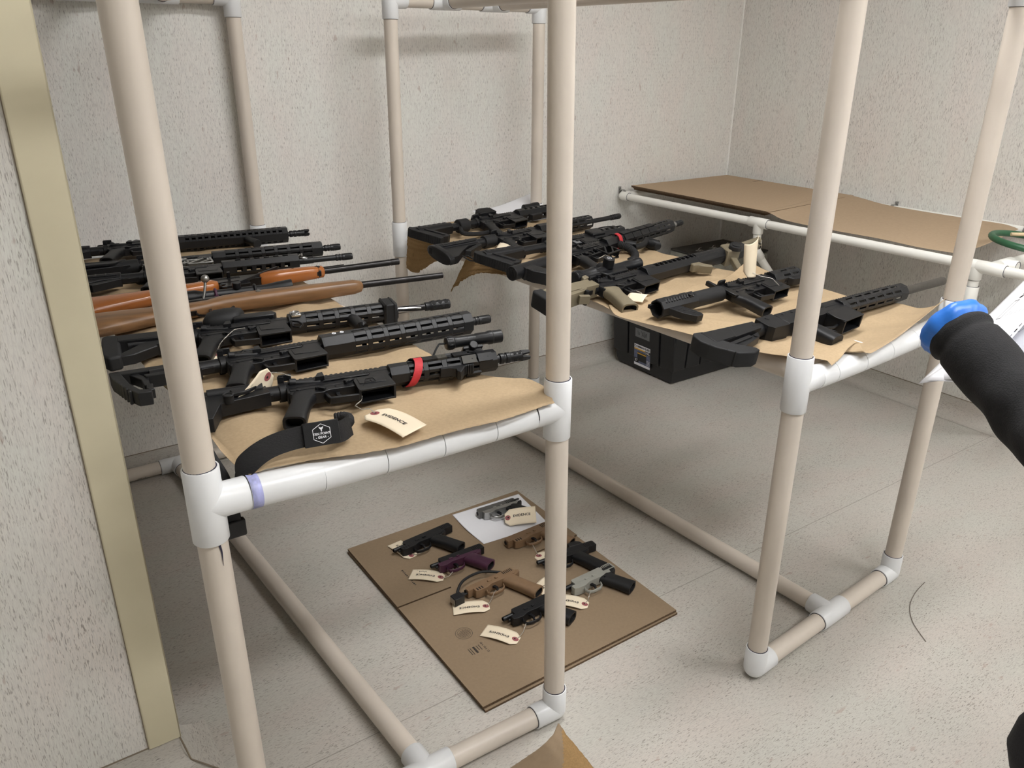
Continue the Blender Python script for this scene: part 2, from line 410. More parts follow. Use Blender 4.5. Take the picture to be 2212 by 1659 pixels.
# ------------------------------------------------------------------ paper sheets
def resample(pts, n):
    P = [V(p) for p in pts]; L = [0]
    for a, c in zip(P, P[1:]): L.append(L[-1]+(c-a).length)
    out = []
    for i in range(n+1):
        s = L[-1]*i/n; k = 0
        while k < len(P)-2 and L[k+1] < s: k += 1
        t = (s-L[k])/max(1e-9, L[k+1]-L[k])
        # Catmull-Rom so that the edge curves
        p0, p1, p2, p3 = P[max(0,k-1)], P[k], P[k+1], P[min(len(P)-1,k+2)]
        q = .5*((2*p1)+(p2-p0)*t+(2*p0-5*p1+4*p2-p3)*t*t+(3*p1-p0-3*p2+p3)*t**3)
        out.append(q if (p2-p1).length > .03 else p1.lerp(p2, t))
    return out
def sheet(name, c0, c1, d0, d1, mat, nu=90, nv=90, h=None, jit=(0,0,0,0), parent=None, thick=.0005, seed=0):
    """Coons patch: c0 front, c1 back (both left to right), d0 left, d1 right (both front to back)"""
    c0, c1, d0, d1 = resample(c0,nu), resample(c1,nu), resample(d0,nv), resample(d1,nv)
    for k, (cv, j) in enumerate(zip((c0,c1,d0,d1), jit)):
        if j:
            for i in range(1, len(cv)-1):
                t = noise.noise(V((i*.45+seed, k*7.7, 1.3)))+.6*noise.noise(V((i*1.3, k*3.1, 5.3+seed)))
                cv[i] = cv[i]+V((0, j*t, 0) if k < 2 else (j*t, 0, 0))
    vs = []
    for j in range(nv+1):
        v = j/nv
        for i in range(nu+1):
            u = i/nu
            p = c0[i]*(1-v)+c1[i]*v+d0[j]*(1-u)+d1[j]*u-(c0[0]*(1-u)*(1-v)+c0[-1]*u*(1-v)+c1[0]*(1-u)*v+c1[-1]*u*v)
            if h:
                m = min(1, min(u, 1-u, v, 1-v)*9)
                p.z += h(p.x, p.y)*m
            vs.append(p)
    b = MB(); b.add(vs, [(j*(nu+1)+i, j*(nu+1)+i+1, (j+1)*(nu+1)+i+1, (j+1)*(nu+1)+i) for j in range(nv) for i in range(nu)])
    o = b.build(name, mat, parent, smooth=60)
    s = o.modifiers.new('thickness', 'SOLIDIFY'); s.thickness = thick; s.offset = 0
    return o
def crease(x, y, s=0, amp=.008):
    a = noise.noise(V((x*5+s, y*5, s))); c = noise.noise(V((x*11+y*9+s, y*3-x*2, s+4)))
    r = 1-abs(noise.noise(V((x*7-y*4, y*7+s, 9+s))))*2.2
    f = noise.noise(V((x*26+s, y*22-x*9, s)))
    return amp*(.75*a+.7*c+.35*r+.16*f)
p1front = [(.2808,1.2908,.864),(.2860,1.2198,.864),(.2950,1.1787,.866),(.3218,1.1790,.868),(.3784,1.1731,.866),(.4157,1.1648,.866),(.4763,1.1494,.864),(.5437,1.1398,.862),(.5995,1.1395,.862),(.6776,1.1397,.861),(.7606,1.1323,.861),(.86,1.1463,.858),(.8905,1.1474,.857)]
p1right = [(.8905,1.1474,.857),(.9003,1.1736,.862),(.9125,1.2296,.866),(.9006,1.271,.866),(.8803,1.2845,.866),(.828,1.3572,.866),(.8089,1.4948,.866),(.8056,1.5819,.866),(.8061,1.7447,.866),(.7962,1.8181,.866),(.7912,1.9559,.866),(.7942,2.0423,.866),(.7976,2.1984,.866),(.7958,2.2603,.866),(.8241,2.5632,.866),(.8388,2.9,.866)]
p1left = [(.2808,1.2908,.864),(.2780,1.5102,.866),(.256,1.7448,.866),(.2554,1.8214,.866),(.2364,2.1891,.866),(.2486,2.6647,.866),(.2501,2.9,.866)]
def ripple1(x, y):
    s = .5+.5*cos(2*pi*(x-.469+.031*(y-1.18)/1.79)/.1155)
    return -.004*(1-s)+crease(x, y, 0, .013)
o = sheet('kraft_paper', p1front, [(.2501,2.9,.866),(.84,2.9,.866)], p1left, p1right, 'kraft', 170, 170, ripple1, (.0022,0,0,.003))
tag(o, 'long torn brown paper under the eight rifles on the left rack', 'paper')
p2a = dict(f=[(1.3926,1.5682,.868),(1.3569,1.4988,.864),(1.3721,1.4265,.862),(1.398,1.3448,.861),(1.4182,1.2624,.861),(1.4482,1.1215,.861),(1.4852,1.0567,.861),(1.5208,1.0089,.863),(1.5306,.9827,.864),(1.5213,.9635,.860)],
 r=[(1.5213,.9635,.860),(1.5739,.9786,.862),(1.6312,.9989,.868),(1.6729,1.0036,.872),(1.6468,.9663,.864),(1.6584,.9586,.862),(1.7917,.9816,.864),(1.9327,1.0092,.875),(2.1172,1.0364,.905)],
 b=[(2.0233,1.635,.893),(2.0433,1.5758,.870),(2.018,1.4364,.868),(2.0162,1.3357,.868),(2.0071,1.1877,.868),(2.0596,1.1477,.868),(2.0663,1.1073,.868),(2.0591,1.0819,.870),(2.0729,1.0438,.885),(2.1172,1.0364,.905)],
 l=[(1.3926,1.5682,.868),(1.4814,1.5273,.870),(1.6035,1.5266,.872),(1.7175,1.5654,.873),(1.8555,1.5666,.878),(2.0233,1.635,.893)])
o = sheet('kraft_paper', p2a['f'], p2a['b'], p2a['l'], p2a['r'], 'kraft', 130, 110, lambda x, y: crease(x, y, 3, .009), (.0008,.0015,.004,.0025), seed=5)
tag(o, 'front brown paper on the right rack with a raised torn corner', 'paper')
p2b = dict(f=[(1.3794,1.5246,.862),(1.5178,1.5112,.864),(1.6869,1.5058,.864),(1.8299,1.5204,.864),(2.0092,1.5311,.864)],
 l=[(1.3794,1.5246,.862),(1.3900,1.6437,.864),(1.412,1.8977,.864),(1.4055,2.0669,.864),(1.392,2.31,.864),(1.388,2.5311,.864),(1.3929,2.7423,.864)],
 b=[(1.3929,2.7423,.864),(1.5268,2.7829,.866),(1.6365,2.7891,.866),(1.8599,2.7864,.866),(2.02,2.78,.866)],
 r=[(2.0092,1.5311,.864),(1.9441,1.6825,.866),(1.9515,1.8543,.866),(1.9447,1.9462,.866),(1.9851,2.0725,.866),(1.9895,2.275,.866),(1.9982,2.3394,.866),(2.0,2.55,.866),(2.02,2.78,.866)])
def ripple2(x, y):
    k = (x-1.512+.044*(y-.99)/1.78)/.118; s = .5+.5*cos(2*pi*k)
    f = max(0, 1-(x-1.37)/.35)
    return -.004*(1-s)+crease(x, y, 8, .008)+f*.010*sin(2*pi*(y*.9+x*.8)/.16)
o = sheet('kraft_paper', p2b['f'], p2b['b'], p2b['l'], p2b['r'], 'kraft', 120, 190, ripple2, (0,0,.003,.003), seed=9)
tag(o, 'rear brown paper on the right rack, rippled over its slats', 'paper')
# torn flaps hanging below the left side of the right rack
def flap(up_, low, label, s):
    o = sheet('paper_flap', low, up_, [low[0], up_[0]], [low[-1], up_[-1]], 'kraftthin', 60, 30, lambda x, y: .004*noise.noise(V((x*9, y*9, s))), (.012,0,.003,.003), seed=s)
    return tag(o, label, 'paper', 'torn paper flaps under the right rack')
flap([(1.372,2.70,.858),(1.376,2.60,.858),(1.385,2.50,.856),(1.392,2.40,.854),(1.397,2.34,.852)], [(1.360,2.70,.735),(1.362,2.66,.725),(1.366,2.61,.735),(1.376,2.50,.795),(1.393,2.36,.838)],
     'wide torn paper flap hanging beside the rear left post of the right rack', 3)
flap([(1.398,2.31,.853),(1.402,2.24,.852),(1.406,2.16,.850),(1.412,2.08,.850),(1.414,2.04,.850)], [(1.352,2.352,.722),(1.36,2.33,.745),(1.373,2.28,.785),(1.392,2.21,.815),(1.408,2.06,.838)],
     'narrow pointed paper strip hanging below the second rifle butt of the right rack', 6)
# curled paper on the floor in front
cl = [(.86,1.064,.11),(.837,1.049,.105),(.812,1.046,.095),(.784,1.055,.075),(.736,1.075,.04),(.674,1.092,.008),(.60,1.09,.003)]
cr = [(.86,1.064,.11),(.865,1.041,.095),(.878,1.019,.07),(.897,.978,.03),(.905,.911,.006),(.90,.80,.003)]
o = sheet('kraft_paper', cl, [(.90,.80,.003),(.80,.76,.002),(.60,.75,.002)], cr, [(.60,1.09,.003),(.60,.95,.002),(.60,.75,.002)], ['card','kraftthin'], 60, 60, None, (.001,0,.002,0), seed=2)
for i, p in enumerate(o.data.polygons): p.material_index = int((i//60) > (i%60)*.9+2)
for v in o.data.vertices: v.co.z = max(v.co.z, .0012)
tag(o, 'curled brown paper on the floor at the bottom edge, before the left rack', 'paper')

# ------------------------------------------------------------------ wall shelf
ws = empty('pipe_shelf', (2.74, 2.99, 0), 'white pipe shelf fixed along the right wall, carrying cardboard', 'shelf')
wo = V((2.74,2.99,0)); SR, SF = .0167, .0212
def w(x, y, z): return V((x,y,z))-wo
f0, f1 = w(2.706,2.985,.844), w(2.80,.35,.844)
dF = (f1-f0).normalized(); at = lambda y: f0+dF*((f0.y-(y-wo.y))/-dF.y)
pipe('front_rail', f0, f1, ws, 'shelfwhite', SR)
pipe('back_rail', w(3.456,2.99,.853), w(3.456,.35,.853), ws, 'shelfwhite', SR)
pipe('end_rail', w(2.706,2.985,.844), w(3.456,2.99,.853), ws, 'shelfwhite', SR)
fitting('elbow_fitting', f0, (dF, (1,0,.01)), ws, .042, SF, 'shelfwhite')
fitting('elbow_fitting', w(3.456,2.985,.853), ((0,-1,0),(-1,0,0)), ws, .042, SF, 'shelfwhite')
for y in (2.172, 1.285, .42):
    c = at(y); fitting('tee_fitting', c, (dF, -dF, (0,0,-1)), ws, .046, SF, 'shelfwhite')
    lo = c+V((0,0,-.118)); pipe('brace_stub', c+V((0,0,-.03)), lo, ws, 'shelfwhite', SR)
    foot = w(3.452, y+.02, .03); d = (foot-lo).normalized()
    fitting('bend_fitting', lo, ((0,0,1), d), ws, .048, SF, 'shelfwhite')
    pipe('brace', lo+d*.03, foot, ws, 'shelfwhite', SR)
    fitting('foot_cap', foot-d*.02, (d,), ws, .024, SF, 'shelfwhite')
    c2 = at(y-.045); e = w(3.456, y-.045, .853); dx = (e-c2).normalized()
    if y < 2:   # cross rail toward the wall
        fitting('tee_fitting', c2+dx*.0, (dF, -dF, dx), ws, .046, SF*1.01, 'shelfwhite')
        pipe('cross_rail', c2, e, ws, 'shelfwhite', SR); fitting('tee_fitting', e, ((0,1,0),(0,-1,0),-dx), ws, .046, SF, 'shelfwhite')
        cc = c2+dx*.085; fitting('tee_fitting', cc, (dx, -dx, dF), ws, .042, SF, 'shelfwhite')
for x, y, z, n in ((2.712,3.018,.872,(0,-1,0)), (3.477,2.80,.872,(-1,0,0)), (3.477,2.02,.872,(-1,0,0)), (3.477,1.45,.872,(-1,0,0))):
    b = MB(); p = w(x,y,z); n = V(n); s = n.cross(V((0,0,1)))
    for k in range(9):
        a0, a1 = pi*k/9, pi*(k+1)/9; q = p+n*.022+V((0,0,-.021))
        r_ = .0215; pt = lambda a: q-n*(r_*cos(a))+V((0,0,r_*sin(a)))
        b.bar(pt(a0), pt(a1), .014, .002, up=pt(a0)-q)
    b.bar(p+V((0,0,-.02)), p+V((0,0,.012)), .014, .002, up=n); b.cyl(p+V((0,0,.004)), p+V((0,0,.004))+n*.005, .005, n=10)
    b.build('pipe_clamp', 'silver', ws)
# flattened boxes and paper on the wall shelf
ords = ('topmost', 'second from the top', 'third from the top', 'fourth from the top', 'lowest')
for i in range(5):
    z = .868+.0045*(4-i); b = MB(); j = .004*((i*7)%3-1)
    fx = 2.752+(.006*i)+abs(j)
    b.prism([(fx, 2.985), (fx+.005, 2.55+j), (fx+.004, 2.145+.01*i), (3.425-.004*i, 2.205), (3.44, 2.98)], z, z+.0042)
    if i == 0: b.box(3.37, 3.442, 2.742, 2.748, z+.004, z+.0046, 1)
    o = b.build('flattened_box', ['shelfcard', 'cardedge'], smooth=0)
    for p in o.data.polygons:
        if abs(p.normal.z) < .5: p.material_index = 1
    tag(o, 'flattened cardboard box on the wall shelf, %s of its stack' % ords[i], 'cardboard', 'flattened boxes on the wall shelf')
o = sheet('kraft_paper', [(2.760,2.165,.8912),(2.7545,2.124,.884),(2.747,2.044,.872),(2.763,1.84,.867),(2.777,1.654,.867),(2.770,1.497,.866),(2.789,1.383,.866)],
  [(3.41,2.29,.8915),(3.41,2.19,.890),(3.405,2.03,.876),(3.40,1.84,.874),(3.405,1.65,.874),(3.41,1.52,.874),(3.36,1.44,.874)],
  [(2.760,2.165,.8912),(3.0,2.20,.8915),(3.41,2.29,.8915)], [(2.789,1.383,.866),(2.96,1.377,.868),(3.36,1.44,.874)], 'shelfcard', 80, 60,
  lambda x, y: .003*noise.noise(V((x*4, y*4, 2))), (.002,.001,0,.001), seed=4)
tag(o, 'brown paper sheet with a wavy front edge on the wall shelf', 'paper')
# green hose ring
b = MB()
b.torus((3.03,1.235,.895), (.06,-.1,1), .135, .0115, 48, 12); 
o = b.build('hose_ring', 'green'); tag(o, 'green rubber hose ring lying on the right end of the wall shelf', 'hose')
b = MB(); b.cyl((3.02,1.315,.916), (3.16,1.20,.916), .0065, n=10); o = b.build('wooden_stick', 'wood', bevel=.001); tag(o, 'short pale wooden stick lying across the green hose ring', 'stick')

# ------------------------------------------------------------------ black tote, grey case
tt = empty('storage_tote', (3.04, 2.72, 0), 'black plastic tote with a paper label on the floor below the right rack', 'tote')
tx0, tx1, ty0, ty1, tz = -.375, .39, -.20, .205, .36
b = MB(); fl = .022
def trap(z, g=0): 
    k = fl*z/tz; return [(tx0-k+g, ty0-k+g), (tx1+k-g, ty0-k+g), (tx1+k-g, ty1+k-g), (tx0-k+g, ty1+k-g)]
lo, hi = trap(.004, .01), trap(tz, .004)
b.rings([[V((x,y,.004)) for x, y in trap(.004, .012)], [V((x,y,.03)) for x, y in trap(.03, .004)], [V((x,y,tz)) for x, y in hi]])
body = b.build('tote_body', 'tote', tt, .004)
# raised wall panels leave dark grooves between them
def panel(axis, a0, a1, z0=.075, z1=.345):
    b = MB(); vs = []
    for z in (z0, z1):
        k = fl*z/tz
        for a in (a0, a1):
            vs.append((a, ty0-k+.005, z) if axis == 0 else (tx0-k+.005, a, z))
    q = []
    for p in vs: q.append((p[0], p[1]-.009, p[2]) if axis == 0 else (p[0]-.009, p[1], p[2]))
    b.add(vs+q, [(0,1,3,2),(4,6,7,5),(0,4,5,1),(2,3,7,6),(0,2,6,4),(1,5,7,3)])
    bm = bmesh.new(); o = b.build('wall_panel', 'tote', body, .003); bm.from_mesh(o.data); bmesh.ops.recalc_face_normals(bm, faces=bm.faces); bm.to_mesh(o.data); bm.free()
for a, e in ((-.385,-.30),(-.29,-.20),(-.19,.0),(.01,.2),(.21,.30),(.31,.40)): panel(0, a, e)
for a, e in ((-.215,-.125),(-.113,.10),(.112,.215)): panel(1, a, e)
b = MB(); b.box(tx0-.035, tx1+.035, ty0-.035, ty1+.035, tz, tz+.02); b.box(tx0-.01, tx1+.01, ty0-.01, ty1+.01, tz+.02, tz+.03)
b.build('lid', 'tote', tt, .006)
# label on the left side, outlined and printed
def side_T(y, z): # text frame on the -x wall: reading direction runs to -y
    k = fl*z/tz
    return Mx(((0, -fl/tz, -1, tx0-k-.0052), (-1, 0, 0, y), (0, 1, 0, z), (0,0,0,1)))
def decal(name, y0, y1, z0, z1, mat, lift, par):
    b = MB(); f = lambda y, z: (tx0-fl*z/tz-.0046-lift, y, z)
    b.add([f(y1,z0), f(y0,z0), f(y0,z1), f(y1,z1)], [(0,1,2,3)]); return b.build(name, mat, par, smooth=0)
lb = decal('paper_label', -.058, .058, .036, .150, 'tape', .0002, tt); lb['label'] = 'printed product label'
decal('label_header', -.057, .057, .128, .149, 'paper', .0005, lb)
decal('label_stripe', -.02, .057, .121, .128, 'yellow', .0005, lb)
decal('label_picture', -.057, .057, .050, .121, 'lblue', .0004, lb)
decal('label_picture', -.030, .034, .062, .110, 'tote', .0006, lb)
decal('label_picture', -.030, .034, .100, .106, 'yellow', .0008, lb)
decal('label_footer', -.057, .057, .037, .050, 'paper', .0005, lb)
for z in (.056,.063,.070,.077): decal('label_line', -.055, -.033, z, z+.002, 'paper', .0007, lb)
decal('label_plate', .025, .056, .052, .075, 'ink', .0008, lb); decal('label_plate', -.057, -.022, .110, .127, 'ink', .0007, lb)
text_mesh('COMMANDER', .0165, 'ink', 'label_print', lb, side_T(0, .1385) @ Mx.Translation((0,0,.0012)), bold=.02)
text_mesh('XXL', .016, 'paper', 'label_print', lb, side_T(-.040, .1185) @ Mx.Translation((0,0,.0014)), bold=.02)
text_mesh('27', .018, 'paper', 'label_print', lb, side_T(.041, .064) @ Mx.Translation((0,0,.0014)), bold=.02)
tp = decal('tape_patch', -.050, .052, .188, .234, 'tape', .0004, tt)
b = MB()
for pts in ([(.034,.222),(.030,.204),(.022,.203),(.021,.216)], [(.010,.226),(-.012,.200)], [(-.006,.224),(.004,.198)], [(-.012,.226),(-.018,.198),(-.026,.222),(-.030,.202)]):
    for (y,z),(y2,z2) in zip(pts, pts[1:]):
        f = lambda y, z: (tx0-fl*z/tz-.0056, y, z); b.tube([f(y,z), f(y2,z2)], .0006, 5)
b.build('pen_scribble', 'ink', tp)
kc = empty('equipment_case', (3.135, 2.715, .39), 'worn grey case with a dark lid and metal latches on top of the tote', 'case')
b = MB(); b.box(-.195,.195,-.15,.15,0,.176); b.build('case_body', 'boxgrey', kc, .006)
b = MB(); b.box(-.196,.196,-.151,.151,.177,.188); lid = b.build('case_lid', 'boxtop', kc, .006)
for x in (-.12, -.02, .08):
    b = MB(); b.torus((x,.02,.194), (0,1,.3), .012, .002, 16, 6); b.box(x-.018,x+.018,.005,.035,.187,.191); b.build('latch', 'steel', kc)
b = MB(); b.tube([(-.02,-.155,.075),(-.02,-.178,.075),(.20,-.178,.075),(.20,-.155,.075)], .009, 10); b.build('carry_handle', 'olive', kc)
# thread on the floor
b = MB(); pts = [V((2.198,.959,.002)), V((2.118,.944,.002)), V((2.049,.918,.002)), V((1.99,.873,.002)), V((1.944,.808,.002))]
b.tube(resample(pts, 24), .0011, 6); o = b.build('thread', 'thread'); tag(o, 'thin curved grey thread lying on the floor near the right rack', 'thread')

# ------------------------------------------------------------------ long guns
# local frame: +x muzzle, +y top of the gun, +z the side that faces up; bore on y = z = 0
def gun_root(name, x, y, z, ang, roll, label, cat, group):
    return empty(name, (x,y,z), label, cat, group, (R(roll), 0, R(ang)))
def face(a):
    c, s = cos(R(a)), sin(R(a)); return Mx(((1,0,0,0),(0,c,-s,0),(0,s,c,0),(0,0,0,1)))
def picatinny(b, x0, x1, y, mi=0):
    b.box(x0, x1, y, y+.004, -.0075, .0075, mi)
    n = int((x1-x0)/.010)
    for i in range(n):
        x = x0+.0022+i*.010; b.box(x, x+.0054, y+.0038, y+.0085, -.0105, .0105, mi)
HG = {'mlok': (.029,.0085+.0315,.040,.0027,(1,2,3,4,5,6,7)), 'wide': (.016,.028,.028,.0062,(1,2,4,6,7)), 'key': (.012,.012,.0205,.0034,(1,2,3,5,6,7)),
      'big': (.016,.0,.0205,.0082,(1,2,7)), 'plain': (.03,0,.04,.003,())}
def handguard(root, x0, L, r=.0228, style='mlok', mat='gun', rail=True, solid=.035, name='handguard', ns=None):
    sl, _, pitch, hw, faces = HG[style]; W = r*math.tan(R(22.5)); t = .0026
    b = MB()
    for k in range(8):
        b.T = face(45*k)
        if k in faces:
            b.box(x0, x0+solid, r-t, r, -W, W)
            x = x0+solid; n = 0
            while x+sl < x0+L-.006:
                b.box(x, x+sl, r-t, r, -W, -hw); b.box(x, x+sl, r-t, r, hw, W)
                nx = min(x+pitch, x0+L) if x+pitch+sl < x0+L-.006 else x0+L
                b.box(x+sl, nx, r-t, r, -W, W); x = nx; n += 1
            if n == 0: b.box(x, x0+L, r-t, r, -W, W)
        else: b.box(x0, x0+L, r-t, r, -W, W)
    b.T = None
    b.rings([[(x0-.004, rr*cos(R(45*k+22.5)), rr*sin(R(45*k+22.5))) for k in range(8)] for rr in (.0,)]+[[(x, rr*cos(R(45*k+22.5)), rr*sin(R(45*k+22.5))) for k in range(8)] for x, rr in ((x0-.004, r*1.07), (x0+.002, r*1.08))], caps=False)
    if rail: picatinny(b, x0+.003, x0+L-.004, r-.002)
    return b.build(name, mat, root, .0005, seg=1)
def muzzle(root, x, style, mat='gun', r=.0108):
    b = MB()
    if style == 'cage':
        b.lathe([(x-.002,.0085),(x,r),(x+.006,r),(x+.007,r*.88),(x+.010,r*.88),(x+.011,r),(x+.015,r),(x+.016,r*.88),(x+.019,r*.88),(x+.020,r),(x+.050,r),(x+.052,r*.93),(x+.052,.0062),(x+.03,.006)], 24)
        for k in range(6):
            b.T = face(60*k+30); b.box(x+.027, x+.046, r-.0004, r+.0002, -.0019, .0019, 1)
        b.T = None; b.lathe([(x+.0515,.0061),(x+.0519,.0061)], 16, 1); L = .052
    elif style == 'brake':
        b.lathe([(x-.002,.009),(x,.0112),(x+.012,.0112),(x+.014,.0125),(x+.064,.0125),(x+.066,.0115),(x+.066,.006),(x+.04,.0055)], 24)
        for k in (-60, 60, 120, -120, 0):
            for i in range(3):
                b.T = face(k+60); b.cyl((x+.022+.0165*i, .0116, 0), (x+.022+.0165*i, .0127, 0), .0056, n=14, mi=1)
        b.T = None; b.lathe([(x+.0655,.0062),(x+.0662,.0062)], 16, 1); L = .066
    elif style == 'prong':
        b.lathe([(x-.002,.0085),(x,.0115),(x+.008,.0115),(x+.009,.010),(x+.013,.010),(x+.014,.0118),(x+.022,.0118),(x+.023,.0105),(x+.05,.0112)], 24)
        for k in range(4):
            b.T = face(90*k+20)
            b.add([(x+.05,.0058,-.0062),(x+.05,.0058,.0062),(x+.05,.0112,.0062),(x+.05,.0112,-.0062),(x+.068,.0062,-.0036),(x+.068,.0062,.0036),(x+.068,.0116,.0036),(x+.068,.0116,-.0036)],
                  [(3,2,1,0),(4,5,6,7),(0,1,5,4),(1,2,6,5),(2,3,7,6),(3,0,4,7)])
            for i in range(2): b.box(x+.030+.011*i, x+.037+.011*i, .0106, .0114, -.0042, .0042, 1)
        b.T = None; L = .068
    else:
        b.lathe([(x-.004,.0088),(x,.0100),(x+.008,.0100),(x+.009,.0090)], 20); b.lathe([(x+.0088,.005),(x+.0092,.005)], 14, 1); L = .01
    b.build('muzzle_device', [mat, 'void'], root, .0003, seg=1); return L
def grip(root, mat='poly', x=.020, y=-.047, lx=-.033, ly=-.096, a=.019, bz=.0145, open_=True, bulge=1.08):
    """pistol grip lofted from rounded sections, hollow at the bottom"""
    b = MB(); n = 24
    def sec(cx, cy, sa, sb, ang):
        out = []
        for k in range(n):
            t = 2*pi*k/n; e = .62
            u = sa*math.copysign(abs(cos(t))**e, cos(t)); w_ = sb*math.copysign(abs(sin(t))**e, sin(t))
            out.append((cx+u*cos(ang), cy+u*sin(ang), w_))
        return out
    ang = math.atan2(lx, -ly)*-.9
    ang = -math.atan2(-lx, -ly)*1.0
    R_ = []
    for s, k, kb in ((-.12,1.35,.86),(.0,1.25,.92),(.12,1.08,.98),(.3,.98,1),(.55,1.0,1.05),(.8,1.06,1.03),(.97,bulge*1.03,1.06),(1.0,bulge,1.02)):
        R_.append(sec(x+lx*s, y+ly*s, a*k, bz*kb, ang))
    if open_:
        R_.append(sec(x+lx, y+ly, a*bulge*.80, bz*.76, ang)); b.rings(R_, 0, False)
        q = [sec(x+lx, y+ly, a*bulge*.80, bz*.76, ang), sec(x+lx*.80, y+ly*.80, a*.76, bz*.70, ang)]
        b.rings(q, 1, False); m = len(q[1]); b.add(q[1], [tuple(range(m))], 1)
    else: b.rings(R_, 0, True)
    o = b.build('pistol_grip', [mat, 'void'], root, smooth=50)
    return o
def upper(root, mat='gun', L=.2, rail=True, sights=True, ch=True, assist=True):
    b = MB()
    b.prism([(0,-.018),(L-.006,-.018),(L,-.013),(L,.0135),(L-.004,.0185),(.004,.0185),(-.003,.012)], -.0128, .0128)
    b.rings([[(x, .006+.0135*cos(t), .0135*sin(t)) for t in [2*pi*k/20 for k in range(20)]] for x in (.002, L)])
    if rail: picatinny(b, .004, L-.001, .0185)
    b.box(.072,.146,-.0055,.0125,.0125,.0132,1)                     # ejection port
    b.bar((.070,-.0085,.0138),(.150,-.0085,.0138),.0042,.0038)      # folded port cover and its rod
    b.cyl((.066,-.0105,.0146),(.156,-.0105,.0146),.0017,n=8)
    b.box(.100,.108,-.012,-.006,.0135,.0165)
    for k in range(3): b.box(.150+.004*k,.152+.004*k,-.006,.010,.0128,.0136,1)
    if assist:
        b.cyl((.012,.002,.014),(.062,-.003,.010),.0062,n=16); b.cyl((.004,.003,.0165),(.016,.0022,.0150),.0074,n=16)
        b.prism([(.052,-.006),(.070,-.006),(.070,.014),(.060,.012)], .012, .0235)
    b.build('upper_receiver', [mat, 'void'], root, .0009)
    if ch:
        b = MB(); b.box(-.016,.012,.011,.0165,-.008,.008); b.prism([(-.016,.010),(-.004,.010),(-.004,.0165),(-.016,.0165)], -.027, .027)
        b.box(-.014,.010,.0105,.0155,.016,.0295); b.build('charging_handle', mat, root, .0012)
def lower(root, mat='gun', skeleton=False, trig='poly', well=.0138, xw0=.122, xw1=.190):
    b = MB()
    if not skeleton:
        b.prism([(-.006,.006),(-.006,-.036),(.004,-.050),(.058,-.052),(.070,-.046),(xw0+.004,-.046),(xw0+.004,-.0185),(.012,-.0185),(.006,.004)], -.0112, .0112)
        b.prism([(.0,-.0185),(xw1,-.0185),(xw1,-.026),(.0,-.030)], -.0122, .0122)
    else:
        for p, q, w_ in (((-.004,-.02),(.19,-.022),.008),((.0,-.048),(.12,-.047),.007),((0,-.02),(.0,-.05),.010),((.04,-.02),(.025,-.05),.006),((.07,-.02),(.055,-.05),.006),((.1,-.02),(.085,-.05),.006),((xw0,-.02),(.11,-.05),.006)):
            b.bar((p[0],p[1],0),(q[0],q[1],0),.023,w_,up=V((p[1]-q[1],q[0]-p[0],0)))
    y0, y1 = -.020, -.072
    if skeleton:
        for z in (-well+.002, well-.002):
            for p, q in (((xw0,y0),(xw0+.002,y1)),((xw1,y0),(xw1+.002,y1)),((xw0,y1),(xw1+.002,y1)),((xw0,y1+.006),(xw1-.02,y0-.004)),((xw0+.03,y1),(xw1,y0-.02))):
                b.bar((p[0],p[1],z),(q[0],q[1],z),.004,.006,up=V((p[1]-q[1],q[0]-p[0],0)))
        b.box(xw0-.002,xw0+.002,y1,y0,-well,well); b.box(xw1,xw1+.003,y1,y0,-well,well)
    else:
        fl = .0012
        side = [(xw0-.001,y0+.003),(xw1,y0+.003),(xw1+.003,y1+.004),(xw1+.002,y1-.002),(xw0,y1-.006),(xw0-.002,y1)]
        b.prism(side, well-.0026, well+fl); b.prism(side, -well-fl, -well+.0026)
        b.prism([(xw0-.001,y0),(xw0+.003,y0),(xw0+.0025,y1-.005),(xw0-.002,y1-.005)], -well, well)
        b.prism([(xw1-.003,y0),(xw1,y0),(xw1+.003,y1),(xw1-.001,y1)], -well, well)
        b.box(xw0+.002, xw1-.002, -.040, -.030, -well+.002, well-.002, 1)
        b.prism([(xw0+.006,y0-.002),(xw1-.006,y0-.002),(xw1-.010,-.055),(xw0+.006,-.050)], well+.001, well+.0022)
    for x, y in ((.016,-.030),(.176,-.0265)): b.cyl((x,y,.011),(x,y,.0142),.0042,n=14,mi=2)
    b.cyl((.085,-.034,.011),(.085,-.034,.0128),.0022,n=10,mi=2)
    b.cyl((.050,-.036,.011),(.050,-.036,.0165),.0048,n=14); b.bar((.050,-.036,.0150),(.063,-.048,.0150),.0062,.0045)   # selector
    b.bar((.104,-.030,.014),(.122,-.020,.014),.009,.005); b.cyl((.108,-.027,.012),(.108,-.027,.018),.0055,n=12)              # magazine release
    b.build('lower_receiver', [mat, 'void', 'gun'], root, .0010)
    b = MB(); b.prism([(.060,-.050),(.066,-.050),(.069,-.068),(.118,-.072),(.122,-.068),(.124,-.073),(.120,-.078),(.066,-.075),(.062,-.068)], -.007, .007)
    b.build('trigger_guard', mat, root, .0012)
    b = MB(); b.prism([(.082,-.046),(.090,-.046),(.088,-.056),(.092,-.067),(.087,-.068),(.081,-.058)], -.0035, .0035); b.build('trigger', trig, root, .0008)
def buffer(root, L, mat='gun', r=.0148):
    b = MB(); b.cyl((-.002,-.003,0),(-L,-.003,0), r, n=24); b.box(-L+.01,-.03,-.021,-.015,-.006,.006)
    b.lathe([(-.017,.0166),(-.016,.0182),(-.005,.0182),(-.004,.0166)], 24, y=-.003)
    for k in range(6):
        b.T = face(60*k); b.box(-.016,-.005,.0150,.0156,-.003,.003,1)
    b.T = None; b.prism([(-.005,.016),(-.0005,.016),(-.0005,-.040),(-.005,-.040)], -.0135, .0135)
    b.build('buffer_tube', [mat, 'void'], root, .0006, seg=1)
